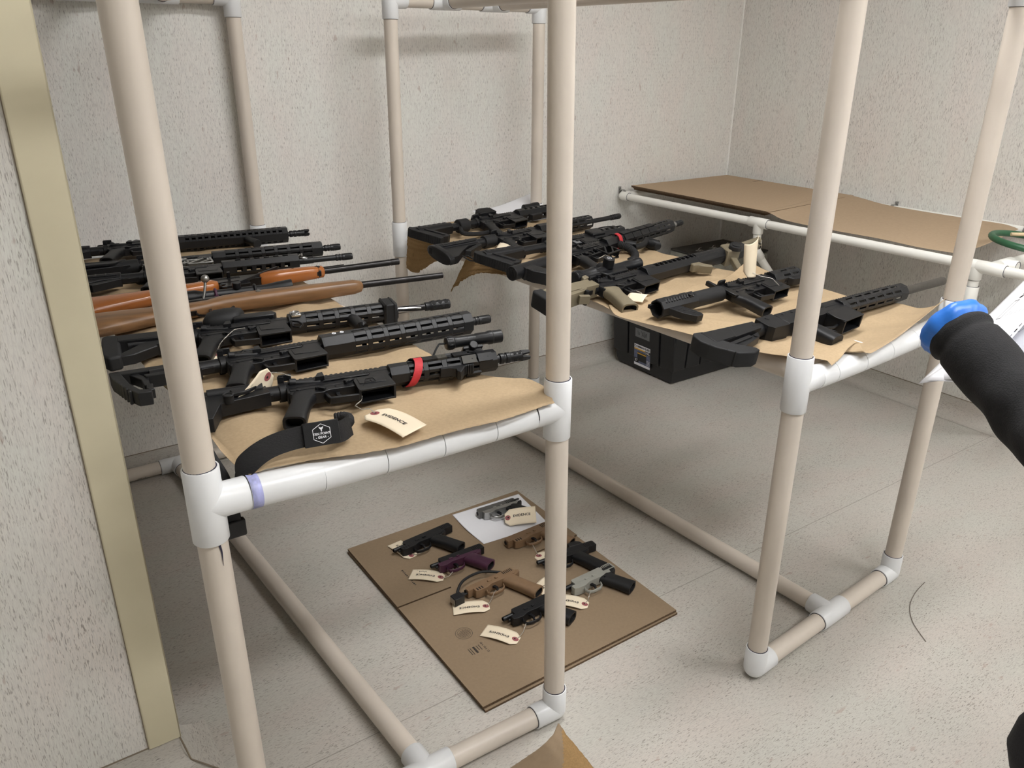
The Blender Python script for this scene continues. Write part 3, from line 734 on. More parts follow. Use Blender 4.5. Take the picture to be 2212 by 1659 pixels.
def ridges(b, p, q, n, w, d, hz):
    p, q = V((*p,0)), V((*q,0)); nn = (q-p).normalized().cross(V((0,0,1)))
    for i in range(n):
        c = p.lerp(q, (i+.5)/n)
        b.bar(c+V((0,0,-hz)), c+V((0,0,hz)), w, d, up=nn)
def stock(root, style, L, mat='poly'):
    b = MB(); pad = MB(); X = -L
    if style == 'carbine':
        b.cyl((X+.008,-.001,0),(X+.175,-.003,0),.0205,n=24)
        b.prism([(X+.172,-.008),(X+.172,-.028),(X+.12,-.032),(X+.075,-.058),(X+.035,-.088),(X,-.092),(X,.022),(X+.05,.0195)], -.0135, .0135)
        for i in range(5): b.box(X+.03+.026*i, X+.035+.026*i, -.014, .006, .0135, .0205)
        b.box(X+.02,X+.165,-.0155,-.0125,.0130,.0205)
        b.prism([(X+.165,-.026),(X+.175,-.036),(X+.10,-.070),(X+.085,-.058)], -.010, .012)
        n = 28
        for k, (x, s) in enumerate(((X-.004,1.0),)):
            f = lambda x, s: [(x, -.034+.062*s*math.copysign(abs(cos(t))**.8,cos(t)), .0215*s*math.copysign(abs(sin(t))**.8,sin(t))) for t in [2*pi*j/n for j in range(n)]]
            pad.rings([f(X-.006,.94), f(X-.004,1), f(X+.014,1), f(X+.016,.97)])
        pad.box(X-.0068,X-.005,.0,.016,-.010,.010,1)
        o = b.build('stock', mat, root, .0015); pad.build('butt_pad', [mat,'void'], root, .001)
        b = MB(); b.tube([(X+.055,-.082,.006),(X+.050,-.094,.009),(X+.050,-.128,.009),(X+.060,-.134,.009),(X+.068,-.128,.009),(X+.068,-.094,.009),(X+.062,-.082,.006)], .0022, 8)
        b.build('sling_loop', 'gun', o); return
    if style == 'skeleton':
        b.prism([(-.055,.0165),(X,.022),(X+.006,.004),(-.055,-.006)], -.0140, .0140)
        b.prism([(-.055,-.010),(X+.055,-.014),(X+.058,-.026),(-.055,-.030)], -.0135, .0135)
        b.prism([(X+.030,.004),(X+.046,.004),(X+.062,-.026),(X+.060,-.064),(X+.050,-.062),(X+.048,-.030)], -.010, .010)
        b.prism([(X+.055,-.055),(X+.066,-.058),(X+.062,-.080),(X+.066,-.086),(X+.056,-.088),(X+.052,-.075)], -.010, .010)
        pad.prism([(X-.004,.022),(X+.014,.022),(X+.026,-.050),(X+.040,-.086),(X+.060,-.094),(X+.058,-.106),(X+.034,-.104),(X+.014,-.062),(X-.002,-.010)], -.0140, .0140)
        ridges(pad, (X-.001,.0),(X+.024,-.092),7,.006,.006,.0143)
        b.box(-.085,-.06,-.034,.017,-.0185,.0185)
    elif style == 'ridged':
        b.prism([(X+.165,.0195),(X+.012,.0245),(X+.004,.010),(X+.045,-.088),(X+.085,-.096),(X+.102,-.088),(X+.072,-.030),(X+.165,-.025)], -.0145, .0145)
        b.cyl((X+.02,-.001,0),(X+.17,-.003,0),.0200,n=20)
        b.prism([(X+.040,-.012),(X+.052,-.012),(X+.085,-.080),(X+.078,-.084)], .0145, .0175)
        for i in range(5): b.prism([(X+.045+.022*i,.002),(X+.060+.022*i,.002),(X+.066+.022*i,.011),(X+.051+.022*i,.011)], .0160, .0200)
        pad.prism([(X-.006,.020),(X+.006,.030),(X+.016,.022),(X+.062,-.092),(X+.060,-.104),(X+.046,-.104),(X-.004,.004)], -.0155, .0155)
        ridges(pad, (X-.005,.012),(X+.046,-.100),14,.0036,.005,.0160)
        b.cyl((X+.035,.006,.014),(X+.035,.006,.0215),.0065,n=14)
    elif style == 'fin':
        b.cyl((X,-.003,0),(-.06,-.003,0),.0215,n=24)
        for i in range(5): b.box(X-.0015,X+.012,-.016+.006*i,-.013+.006*i,-.015,.015,1)
        b.prism([(X+.035,-.006),(X+.078,-.012),(X+.098,-.070),(X+.088,-.088),(X+.066,-.090),(X+.040,-.050)], -.0185, .0185)
        ridges(b, (X+.035,-.020),(X+.070,-.092),6,.007,.007,.0195)
        b.bar((X+.09,-.066,0),(-.06,-.052,0),.012,.012,up=(0,1,0)); b.bar((-.066,-.056,0),(-.06,-.01,0),.018,.02,up=(1,0,0))
    elif style == 'brace':
        oct_ = lambda x, r: [(x, -.003+r*cos(R(45*k+22.5)), r*sin(R(45*k+22.5))) for k in range(8)]
        b.rings([oct_(X+.135,.018), oct_(X+.132,.0245), oct_(X+.002,.0255), oct_(X,.0245), oct_(X,.0205)], 0, False)
        b.rings([oct_(X,.0205), oct_(X+.06,.0195)], 1, False); b.add(oct_(X+.06,.0195), [tuple(range(8))], 1)
        for i in range(11): b.bar((X+.022+.0098*i,-.006,.0243),(X+.016+.0098*i,-.017,.0205),.0042,.004,up=(0,.4,1))
        for i in range(3): b.box(X+.022+.036*i,X+.046+.036*i,.012,.016,.0160,.0178,1)
        b.bar((X-.010,.016,0),(X+.02,.016,0),.010,.007,up=(0,1,0))
        b.prism([(X+.018,-.020),(X+.060,-.024),(X+.064,-.030),(X+.084,-.078),(X+.080,-.088),(X+.058,-.088),(X+.036,-.062)], -.009, .009)
        for i in range(4): b.bar((X+.040+.007*i,-.040-.010*i,.0092),(X+.060+.006*i,-.036-.010*i,.0092),.0016,.0042,up=(0,1,0),mi=1)
        b.cyl((X+.108,-.012,.020),(X+.108,-.012,.027),.006,n=14)
        o = b.build('arm_brace', [mat,'void'], root, .0012)
        b = MB(); b.cyl((X+.13,-.003,0),(-.02,-.003,0),.0212,n=24); b.build('foam_sleeve', 'rubber', root); return
    elif style == 'boxy':
        b.prism([(-.006,.021),(X+.030,.024),(X+.028,-.052),(X+.060,-.056),(X+.082,-.036),(-.070,-.030),(-.055,-.018),(-.006,-.018)], -.0195, .0195)
        b.prism([(-.01,.022),(X+.04,.0255),(X+.04,.0295),(-.01,.026)], -.011, .011)
        b.prism([(-.075,-.020),(X+.075,-.020),(X+.075,-.012),(-.075,-.010)], .0195, .0225); b.prism([(-.085,-.026),(-.068,-.026),(-.060,-.010),(-.092,-.010)], .0195, .0215)
        b.bar((-.10,-.036,0),(-.072,-.048,0),.024,.012,up=(0,1,0)); b.cyl((-.072,-.036,-.021),(-.072,-.036,.0215),.006,n=14,mi=1)
        pad.prism([(X,.020),(X+.008,.030),(X+.036,.026),(X+.034,-.062),(X+.010,-.066),(X-.002,-.050)], -.0225, .0225)
        b.build('stock', [mat,'void'], root, .003); pad.build('butt_pad', 'rubber', root, .005, seg=3); return
    elif style == 'fixed':
        b.prism([(-.012,.018),(X+.02,.024),(X+.02,-.030),(-.015,-.014)], -.0165, .0165); b.prism([(-.012,.018),(X+.09,.022),(X+.085,.030),(-.02,.026)], -.010, .010)
        b.prism([(X+.11,.016),(X+.02,.020),(X+.02,-.028),(X+.09,-.024)], .0165, .0200)
        b.prism([(-.030,-.018),(-.045,-.036),(X+.07,-.062),(X+.05,-.046)], -.010, .010)
        b.bar((-.07,-.030,.011),(-.15,-.040,.011),.006,.010,up=(0,1,0)); b.cyl((-.055,-.032,.008),(-.055,-.032,.013),.005,n=12,mi=1)
        for i in range(6): b.box(-.135-.008*i,-.131-.008*i,-.046,-.034,.0100,.0120)
        pad.prism([(X-.006,.018),(X+.004,.028),(X+.030,.024),(X+.034,-.002),(X+.056,-.048),(X+.092,-.082),(X+.092,-.094),(X+.070,-.099),(X+.034,-.086),(X+.002,-.042),(X-.010,-.010)], -.0190, .0190)
        ridges(pad, (X-.004,-.020),(X+.036,-.086),4,.006,.008,.0192)
        b.build('stock', [mat,'void'], root, .002); pad.build('butt_pad', 'rubber', root, .004, seg=3); return
    elif style == 'club':
        b.prism([(-.015,.018),(X+.03,.024),(X+.03,-.012),(-.015,-.018)], -.0175, .0175)
        b.prism([(-.030,-.018),(X+.085,-.020),(X+.03,-.072),(X+.03,-.086),(X+.06,-.082),(-.075,-.040),(-.030,-.034)], -.012, .012)
        b.prism([(-.085,-.030),(-.05,-.034),(-.06,-.056),(-.095,-.05)], -.014, .014)
        pad.prism([(X,.030),(X+.012,.034),(X+.036,.028),(X+.036,-.092),(X+.010,-.098),(X-.004,-.070)], -.0165, .0165)
        b.build('stock', mat, root, .0025); pad.build('butt_pad', 'rubber', root, .006, seg=3); return
    else:  # 'sopmod'
        b.prism([(-.040,.0175),(X,.022),(X,-.094),(X+.022,-.096),(X+.040,-.040),(-.035,-.024)], -.0140, .0140)
        b.cyl((-.045,.004,.013),(X+.02,.006,.013),.0105,n=16); b.box(X+.06,-.05,.012,.023,-.009,.009)
        b.prism([(-.055,-.002),(-.075,-.022),(X+.065,-.026),(X+.06,-.006)], .0165, .0235)
        b.cyl((X+.055,-.034,.010),(X+.055,-.034,.026),.0095,n=16,mi=1); b.torus((X+.055,-.034,.026),(0,0,1),.0085,.0025,16,6)
        pad.prism([(X-.012,.022),(X+.004,.026),(X+.004,-.104),(X-.012,-.098)], -.019, .019)
    b.build('stock', [mat,'void'], root, .0016)
    if pad.v: pad.build('butt_pad', 'rubber', root, .0016)
def flip_sight(root, x, y, h=.032, up_=False, ang=0):
    b = MB(); b.box(x-.012,x+.012,y,y+.009,-.0115,.0115)
    if up_:
        b.prism([(x-.004,y+.008),(x+.004,y+.008),(x+.003+ang,y+h),(x-.003+ang,y+h)], -.009, .009); b.torus((x+ang, y+h, 0), (1,0,0), .006, .0022, 16, 6)
    else: b.prism([(x-.03,y+.009),(x+.010,y+.009),(x+.008,y+.014),(x-.03,y+.013)], -.0085, .0085)
    b.build('iron_sight', 'gun', root, .001)
def strap(root, x, r, mat='red', w=.017):
    b = MB(); n = 40
    for k in range(n):
        a0, a1 = 2*pi*k/n, 2*pi*(k+1)/n
        s = .012*sin(a0); s1 = .012*sin(a1)
        f = lambda a, x, rr: (x, rr*cos(a), rr*sin(a))
        ma = 0 if -.25 < (a0-pi/2+pi)%(2*pi)-pi < 2.6 else 1
        ww = w if ma == 0 else w*1.25
        b.add([f(a0,x+s-ww/2,r),f(a0,x+s+ww/2,r),f(a1,x+s1+ww/2,r),f(a1,x+s1-ww/2,r),f(a0,x+s-ww/2,r+.0022),f(a0,x+s+ww/2,r+.0022),f(a1,x+s1+ww/2,r+.0022),f(a1,x+s1-ww/2,r+.0022)],
              [(0,1,2,3),(7,6,5,4),(0,4,5,1),(2,6,7,3),(1,5,6,2),(3,7,4,0)], ma)
    b.build('tie_strap', [mat,'web'], root, smooth=60)['label'] = 'red and black fabric tie strap'
def ar(label, group, x, y, z, ang, hg, bar, muz, stk, roll=2, hgs='mlok', r=.0228, smat='poly', gmat='poly', lmat='gun', skeleton=False, sleeve=.0088, barmat='gun', upkw={}, tube=.15, hgmat='gun', solid=.035, mmat='gun', gripkw={}):
    root = gun_root('rifle', x, y, z, ang, roll, label, 'rifle', group)
    upper(root, **upkw); lower(root, lmat, skeleton); grip(root, gmat, **gripkw); buffer(root, tube)
    if stk: stock(root, stk[0], stk[1], smat)
    handguard(root, .203, hg, r, hgs, hgmat, solid=solid)
    b = MB(); b.cyl((.2,0,0),(.203+hg+bar,0,0), sleeve, n=20); b.build('barrel', barmat, root)
    muzzle(root, .203+hg+bar, muz, mmat)
    return root
G1, G2 = 'rifles on the left rack', 'rifles on the right rack'

# --- left rack, front to back
g = ar('short black rifle with a red strap and flashlight, front of the left rack', G1, .4436, 1.4057, .897, -10.39, .226, .012, 'prong', ('sopmod', .165), 2, 'mlok', .0215)
strap(g, .248, .0262); flip_sight(g, .22, .0205)
b = MB()
for k, xs in ((1,(.27,.305,.34,.375)),(2,(.27,.29,.335)),(3,(.35,.385)),(7,(.27,.31,.35)),(5,(.3,.36))):
    b.T = face(45*k)
    for i, xx in enumerate(xs): b.box(xx, xx+.031, .0215, .0262, -.0088, .0088, (i+k)%2); b.cyl((xx+.022,.0262,0),(xx+.022,.0264,0),.0016,n=8,mi=2)
b.T = None; b.build('rail_cover', ['poly','camo','void'], g, .0008)
b = MB(); b.prism([(.300,-.0205),(.375,-.0205),(.372,-.028),(.352,-.030),(.340,-.048),(.333,-.056),(.328,-.048),(.330,-.036),(.320,-.029),(.300,-.027)], -.010, .010)
for i in range(5): b.box(.345+.0055*i,.348+.0055*i,-.0345+.001*i,-.026,-.0105,.0105)
b.build('hand_stop', 'poly', g, .0015)
b = MB(); b.T = face(40); b.box(.368,.404,.022,.036,-.012,.012); b.box(.364,.408,.027,.033,-.016,.016); b.cyl((.386,.031,.012),(.386,.031,.024),.009,n=14); b.T = None; b.build('light_mount', 'gun', g, .0012)
fl = MB(); fy = .043; fz = .034
fl.lathe([(.335,.0110),(.337,.0138),(.352,.0142),(.354,.0125),(.366,.0118),(.402,.0120),(.404,.0132),(.428,.0132),(.432,.0150),(.440,.0152),(.4405,.0142),(.462,.0142),(.4625,.0132),(.458,.0120)], 26, y=fy, z=fz)
for k in range(12):
    fl.T = Mx.Translation((0,fy,fz)) @ face(30*k); fl.box(.339,.350,.0138,.0150,-.0016,.0016)
fl.T = None
lt = fl.build('flashlight', 'gun', g, .0006, seg=1)
b = MB(); b.lathe([(.4575,.0122),(.4580,.0122)], 20, y=fy, z=fz); b.build('lens', 'lens', lt)
text_mesh('OLIGHT', .0048, 'tape', 'printed_text', lt, Mx(((-1,0,0,.392),(0,-.80,-.60,fy-.0075),(0,-.60,.80,fz+.0100),(0,0,0,1))), bold=.02)
b = MB(); b.tube(resample([(.337,fy,fz),(.322,fy+.001,fz+.001),(.312,fy-.006,fz-.008),(.304,fy-.012,fz-.018),(.297,fy-.018,fz-.026)], 20), .0021, 8); b.build('switch_cable', 'rubber', lt)
for xx in (.272,.284): 
    b = MB(); b.torus((xx,.031,.0),(1,0,0),.006,.003,16,6); b.build('cable_clip', 'rubber', g)
b = MB()
for s in ([(.131,-.064),(.143,-.034),(.150,-.034)], [(.150,-.034),(.158,-.034),(.160,-.050),(.153,-.052),(.151,-.041)], [(.137,-.050),(.148,-.047)]):
    for p, q in zip(s, s[1:]): b.bar((*p,.0168),(*q,.0168),.0008,.0008,up=(0,0,1))
b.build('engraved_mark', 'poly', g)
# sling: webbing standing on edge from the grip to below the rail
gm = Mx.Translation((.4436,1.4057,.897)) @ Mx.Rotation(R(-10.39),4,'Z') @ Mx.Rotation(R(2),4,'X'); gi = gm.inverted()
def ribbon(pts, w, mat, name, parent, inv, up_=V((0,-.25,1)), n=60, ends=None):
    P = resample(pts, n); b = MB(); vs = []
    for i, p in enumerate(P):
        u = (up_ if not ends else up_.lerp(ends, max(0, i/n-.45)/.55)).normalized(); d = (P[min(i+1,n)]-P[max(i-1,0)]).normalized()
        u = (u-d*u.dot(d)).normalized(); nn = d.cross(u)*.0008
        for s, t in ((-1,-1),(1,-1),(1,1),(-1,1)): vs.append(inv @ (p+u*(w/2*s)+nn*t))
    fs = []
    for i in range(n):
        for k in range(4): fs.append((i*4+k, i*4+(k+1)%4, i*4+4+(k+1)%4, i*4+4+k))
    fs += [(3,2,1,0),(4*n,4*n+1,4*n+2,4*n+3)]
    b.add(vs, fs); return b.build(name, mat, parent, smooth=30)
SLP = [(.482,1.200,.897),(.455,1.181,.899),(.4215,1.183,.903),(.385,1.187,.905),(.345,1.187,.903),(.315,1.187,.894),(.290,1.192,.874),(.270,1.206,.840),(.263,1.220,.80),(.262,1.225,.768),(.263,1.225,.748)]
sl = ribbon(SLP, .037, 'web', 'sling', g, gi, V((0,.30,1)), ends=V((1,-.2,.1)))
b = MB(); b.T = gi
b.box(.244,.288,1.219,1.232,.732,.764); b.T = None; b.build('sling_buckle', 'poly', sl, .003)
# orthonormal patch frame facing the room: x right, y up, z outward
pz = V((-.18,-.92,.33)).normalized(); py = (V((0,0,1))-pz*pz.z).normalized(); px_ = py.cross(pz)
PT = gi @ Mx(((px_.x,py.x,pz.x,.4200),(px_.y,py.y,pz.y,1.1765),(px_.z,py.z,pz.z,.907),(0,0,0,1)))
b = MB(); b.T = PT; b.box(-.030,.030,-.0205,.0205,-.004,.0020); b.T = None
slp = b.build('sling_patch', 'poly', sl, .001)
b = MB(); b.T = PT
hx = [(.0165*cos(R(60*k+90)), .0165*sin(R(60*k+90))) for k in range(6)]
for i in range(6): b.bar((*hx[i],.0026),(*hx[(i+1)%6],.0026),.0009,.0006,up=(0,0,1))
b.prism([(-.004,.0125),(-.0015,.0105),(.0015,.0105),(.004,.0125),(.0028,.0085),(.0012,.0072),(.0006,.0035),(-.0006,.0035),(-.0012,.0072),(-.0028,.0085)], .0024, .0028)
b.T = None; b.build('patch_emblem', 'paper', slp, smooth=0)
text_mesh('TEN POINT', .0055, 'paper', 'patch_text', slp, PT @ Mx.Translation((0,-.0002,.0027)), bold=.03)
text_mesh('- GEAR -', .0055, 'paper', 'patch_text', slp, PT @ Mx.Translation((0,-.0062,.0027)), bold=.03)
b = MB(); P = resample([(.468,1.200,.895),(.488,1.222,.893),(.497,1.245,.889),(.492,1.262,.886),(.478,1.268,.884)], 18)
for i in range(18): b.torus(gi @ P[i], (gi.to_3x3() @ (P[i+1]-P[i])), .006, .0042, 12, 6)
b.build('cord_loop', 'web', sl)
b = MB(); b.tube([gi @ V(p) for p in resample([(.262,1.35,.885),(.262,1.28,.868),(.272,1.245,.835),(.276,1.235,.79),(.278,1.232,.755)], 20)], .007, 8); b.build('sling_strand', 'web', sl)

g = ar('long black rifle with a white A M mark on its slotted handguard', G1, .3902, 1.6171, .897, -4.35, .362, .004, 'cage', ('skeleton', .217), 2, 'mlok', .0262, solid=.068)
text_mesh('A M', .0125, 'paper', 'handguard_mark', g, face(45) @ Mx(((1,0,0,.240),(0,0,1,.0265),(0,-1,0,0),(0,0,0,1))), bold=.005)
b = MB()
b.T = face(90)
for xx in (.232,.250): b.torus((xx,.0264,-.004),(0,1,0),.0036,.0011,14,6); 
b.T = None; b.build('screw_ring', 'paper', g)
flip_sight(g, .53, .0245); flip_sight(g, .05, .0265)

g = ar('black rifle with a fluted bright barrel, muzzle brake and black forward grip', G1, .3891, 1.8266, .897, -8.85, .262, .078, 'brake', ('club', .200), 4, 'mlok', .0235, skeleton=False, barmat='blued')
b = MB()
for k in range(5):
    a0 = 2*pi*k/5
    vs = []; n = 40
    for i in range(n+1):
        x = .23+.300*i/n; a = a0+4.2*i/n
        for da, rr in ((-.24,.0089),(0,.0093),(.24,.0089)): vs.append((x, rr*cos(a+da), rr*sin(a+da)))
    b.add(vs, [(i*3+j, i*3+j+1, i*3+j+4, i*3+j+3) for i in range(n) for j in (0,1)])
b.build('barrel_flute', 'steel', g)
b = MB(); b.loft([((.345,-.022,0),.0145),((.350,-.03,0),.0155),((.352,-.085,.004),.0165),((.352,-.092,.004),.0158),((.352,-.092,.004),.0125)], 24, caps=False)
b.loft([((.352,-.0921,.004),.0126),((.352,-.070,.004),.012)], 20, 1); b.build('forward_grip', ['poly','void'], g)
b = MB(); b.box(.428,.462,-.026,.026,-.0275,.0275); b.box(.43,.436,-.028,.028,-.029,.029); b.box(.452,.458,-.028,.028,-.029,.029); b.build('handguard_band', 'rubber', g, .006)
b = MB(); b.tube([(.200,-.030,.02),(.215,-.046,.022),(.222,-.062,.02),(.212,-.072,.018),(.200,-.060,.018),(.200,-.03,.02)], .0024, 8); b.build('sling_loop', 'gun', g)
b = MB(); b.box(.205,.228,-.016,.010,.0225,.028); b.torus((.216,-.004,.030),(0,0,1),.009,.0016,16,6); b.build('quick_detach_socket', 'steel', g, .001)
flip_sight(g, .015, .0265, .036, True, -.004); flip_sight(g, .44, .024)
# red dot with cloth cap on the same rifle
b = MB(); b.prism([(.078,.027),(.172,.027),(.180,.036),(.172,.052),(.096,.054),(.080,.042)], -.019, .021); b.prism([(.100,.054),(.168,.052),(.160,.058),(.108,.059)], -.015, .017)
b.box(.09,.16,.020,.030,-.012,.012); b.build('optic', 'gun', g, .003)
b = MB(); n = 20; rr = []
for s, (x, k) in enumerate(((.020,.55),(.024,.80),(.040,1.0),(.065,1.06),(.085,1.02),(.100,.9),(.104,.6))):
    rr.append([(x+.02*(cos(2*pi*j/n)*.4), .066+.030*k*math.copysign(abs(cos(2*pi*j/n))**.75,cos(2*pi*j/n)), .006+.024*k*math.copysign(abs(sin(2*pi*j/n))**.75,sin(2*pi*j/n))) for j in range(n)])
b.rings(rr); b.build('optic_cover', 'rubber', g, smooth=60)

# bolt-action and semi-automatic wooden rifles
def loft_stock(root, secs, mat, name='stock', e=.75, n=24):
    b = MB(); b.rings([[(x, cy+hy*math.copysign(abs(cos(t))**e,cos(t)), cz+hz*math.copysign(abs(sin(t))**e,sin(t))) for t in [2*pi*k/n for k in range(n)]] for x, cy, hy, cz, hz in secs])
    return b.build(name, mat, root, smooth=60)
g = gun_root('rifle', .4697, 2.0726, .897, -7.89, 4, 'brown walnut bolt-action rifle with a thin plain barrel', 'rifle', G1)
st = loft_stock(g, [(-.300,-.060,.055,0,.016),(-.296,-.060,.060,0,.020),(-.22,-.052,.048,0,.021),(-.12,-.040,.032,0,.0195),(-.05,-.034,.0235,0,.018),(.0,-.026,.021,0,.0175),(.04,-.014,.024,0,.0205),(.10,-.010,.026,0,.022),(.22,-.008,.024,0,.0215),(.32,-.006,.021,0,.0205),(.385,-.004,.019,0,.019),(.405,-.003,.015,0,.015),(.411,-.002,.008,0,.008)], 'walnut')
b = MB(); b.cyl((.13,-.008,.0215),(.13,-.008,.0232),.0068,n=18); b.box(.1245,.1355,-.0087,-.0073,.0230,.0236,1); b.build('stock_screw', ['silver','void'], g)
b = MB(); b.loft([((.06,.006,0),.014),((.20,.006,0),.0125),((.24,.005,0),.0105),((.652,.004,0),.0085)], 24); b.lathe([(.650,.0045),(.6526,.0045)], 14, 1, y=.004); b.build('barrel', ['blued','void'], g)
b = MB(); b.prism([(-.055,-.004),(.19,-.004),(.19,.014),(.0,.016),(-.055,.008)], -.0135, .0135); b.build('receiver', 'blued', g, .003)
b = MB(); b.tube(resample([(-.005,.010,.012),(.0,.016,.026),(.004,.022,.040),(.006,.026,.050)], 10), .0035, 10)
for i in range(1): b.rings([[(.007+.0105*sin(t)*cos(2*pi*k/18), .029+.0105*cos(t), .058+.0105*sin(t)*sin(2*pi*k/18)) for k in range(18)] for t in [pi*j/10 for j in range(1,10)]])
b.build('bolt_handle', 'silver', g, smooth=60)
b = MB(); b.tube(resample([(-.035,-.052,0),(-.028,-.075,0),(.0,-.086,0),(.03,-.080,0),(.048,-.060,0),(.06,-.045,0)], 20), .0036, 8); b.bar((-.06,-.055,0),(-.03,-.055,0),.012,.006,up=(0,1,0)); b.build('trigger_guard', 'blued', g)
b = MB(); b.prism([(.0,-.045),(.007,-.045),(.004,-.06),(.008,-.072),(.003,-.072),(-.002,-.06)], -.003, .003); b.build('trigger', 'blued', g, .001)
sc_ = MB(); sc_.lathe([(-.06,.014),(-.058,.0185),(-.02,.0185),(.0,.0128),(.16,.0128),(.19,.0165),(.225,.0195),(.228,.0195),(.228,.017),(.215,.016)], 26, y=.050, z=.004)
so = sc_.build('telescopic_sight', 'gun', g)
b = MB(); b.cyl((.085,.050,.016),(.085,.050,.032),.011,n=20); b.cyl((.085,.062,.004),(.085,.078,.004),.010,n=20); b.build('turret', 'gun', so, .001)
for x in (.03,.13):
    b = MB(); b.box(x-.006,x+.006,.014,.040,-.008,.008); b.torus((x,.050,.004),(1,0,0),.0148,.004,20,6); b.build('scope_ring', 'purple' if x < .1 else 'gun', so, .001)

g = gun_root('rifle', .4569, 2.2434, .897, -3.23, 4, 'orange wooden rifle with a dark barrel band on its foreend', 'rifle', G1)
loft_stock(g, [(-.32,-.055,.052,0,.017),(-.315,-.055,.056,0,.021),(-.22,-.046,.046,0,.021),(-.12,-.034,.031,0,.019),(-.06,-.026,.024,0,.018),(.0,-.018,.022,0,.019),(.07,-.014,.022,0,.020),(.085,-.012,.014,0,.015)], 'orangewood')
b = MB(); b.prism([(.03,-.02),(.21,-.02),(.21,.012),(.16,.018),(.04,.018)], -.0135, .0135); b.box(.06,.15,.0,.0135,.0132,.0142,1); b.prism([(.09,-.02),(.17,-.02),(.165,-.05),(.10,-.055)], -.012, .012); b.bar((.12,.006,.014),(.12,.006,.032),.008,.008,up=(0,1,0)); b.build('receiver', ['blued','void'], g, .002)
fo = loft_stock(g, [(.200,-.002,.016,0,.016),(.204,-.002,.021,0,.0205),(.26,-.002,.022,0,.0215),(.34,-.001,.019,0,.0195),(.386,0,.0165,0,.017),(.3905,0,.012,0,.012)], 'orangewood', 'foreend')
b = MB(); b.torus((.372,0,0),(1,0,0),.0178,.0018,28,6); b.cyl((.365,0,0),(.378,0,0),.0186,n=28); b.cyl((.300,.002,.0205),(.300,.002,.0218),.0035,n=12,mi=1); b.build('barrel_band', ['blued','void'], g)
b = MB(); b.cyl((.38,0,0),(.629,0,0),.0092,n=24); b.cyl((.38,.019,0),(.46,.019,0),.007,n=18)
for k in range(8): b.T = face(45*k+20); b.box(.40,.60,.0088,.0096,-.0016,.0016)
b.T = None; b.cyl((.605,0,0),(.630,0,0),.0102,n=24); b.lathe([(.6295,.005),(.6306,.005)], 14, 1); b.build('barrel', ['blued','void'], g)
b = MB(); b.bar((.12,-.052,.014),(.262,.026,.020),.006,.009,up=(0,0,1)); b.tube(resample([(.10,-.058,.012),(.085,-.06,.014),(.085,-.045,.016),(.10,-.044,.016)], 10), .0026, 8); b.build('folded_wire_lever', 'gun', g, .001)

g = ar('black rifle with square rail cutouts and a bare front barrel, third from the back wall', G1, .4109, 2.449, .895, -8.7, .221, .118, 'cage', ('carbine', .25), 3, 'wide', .0232)
flip_sight(g, .235, .0208); b = MB(); b.tube([(.424,.0,.014),(.432,.010,.018),(.440,.016,.018),(.436,-.004,.018)], .0022, 8); b.tube([(.424,-.01,.014),(.434,-.030,.018),(.446,-.030,.018),(.440,-.012,.016)], .0022, 8); b.build('sling_loop', 'steel', g)
b = MB(); b.cyl((.425,0,0),(.47,0,0),.0105,n=20); b.build('gas_block', 'gun', g)
g = ar('slim black rifle with a silver cut-out lower receiver, second from the back wall', G1, .4204, 2.5883, .895, -8.18, .339, .010, 'cage', ('sopmod', .24), 3, 'mlok', .0225, lmat='silver', skeleton=True)
b = MB(); b.cyl((-.09,-.003,0),(-.012,-.003,0),.0225,n=24); b.build('tube_sleeve', 'rubber', g, .002)
g = ar('rearmost black rifle with keyhole slots, a tall sight and a fore grip', G1, .3725, 2.8675, .895, -8.15, .369, .010, 'prong', ('carbine', .23), 3, 'key', .0262, solid=.03)
b = MB(); b.loft([((.43,-.024,0),.0125),((.435,-.034,0),.0142),((.452,-.085,0),.0150),((.454,-.092,0),.0135)], 22); b.build('forward_grip', 'poly', g)
flip_sight(g, .02, .0265, .045, True, -.012); b = MB(); b.prism([(-.035,.030),(.06,.026),(.06,.034),(-.03,.040)], -.010, .010); b.prism([(.060,.026),(.11,.026),(.085,.055)], -.014, .014); b.build('rear_sight_wing', 'gun', g, .002)

# --- right rack, back to front
g = ar('rearmost black rifle on the right rack with a boxy sight and ridged butt', G2, 1.6062, 2.5753, .899, 7.9, .20, .02, 'cage', ('ridged', .303), 11, 'wide', .0245, tube=.20)
b = MB(); b.prism([(.035,.028),(.115,.028),(.115,.044),(.108,.075),(.060,.078),(.035,.060)], -.022, .022); b.box(.038,.112,.034,.068,.0215,.0235,1); b.box(.03,.12,.02,.03,-.012,.012); b.build('holographic_sight', ['gun','void'], g, .003)
b = MB(); b.prism([(-.02,.02),(.02,.02),(.028,.048),(.012,.052)], -.012, .012); b.build('iron_sight', 'gun', g, .002)
b = MB(); b.cyl((-.10,-.003,0),(-.055,-.003,0),.0255,n=24); b.build('tube_sleeve', 'web', g, .003)
b = MB(); b.lathe([(.285,.009),(.287,.0135),(.33,.0135),(.34,.0155),(.365,.0155)], 22, y=.055, z=.004); b.box(.30,.33,.028,.045,-.01,.01); fo = b.build('flashlight', 'gun', g, .0006, seg=1)
b = MB(); b.tube(resample([(.286,.055,.004),(.272,.050,.004),(.262,.032,.004)], 10), .002, 8); b.build('switch_cable', 'rubber', fo)
b = MB(); b.tube(resample([(-.10,-.02,0),(-.115,-.06,-.004),(-.06,-.085,-.004),(0,-.075,-.008),(.02,-.06,-.008)], 24), .0085, 8); b.build('sling', 'web', g)
b = MB(); b.prism([(.24,-.024),(.31,-.024),(.30,-.04),(.25,-.042)], -.012, .012); b.build('rail_cover', 'poly', g, .002)
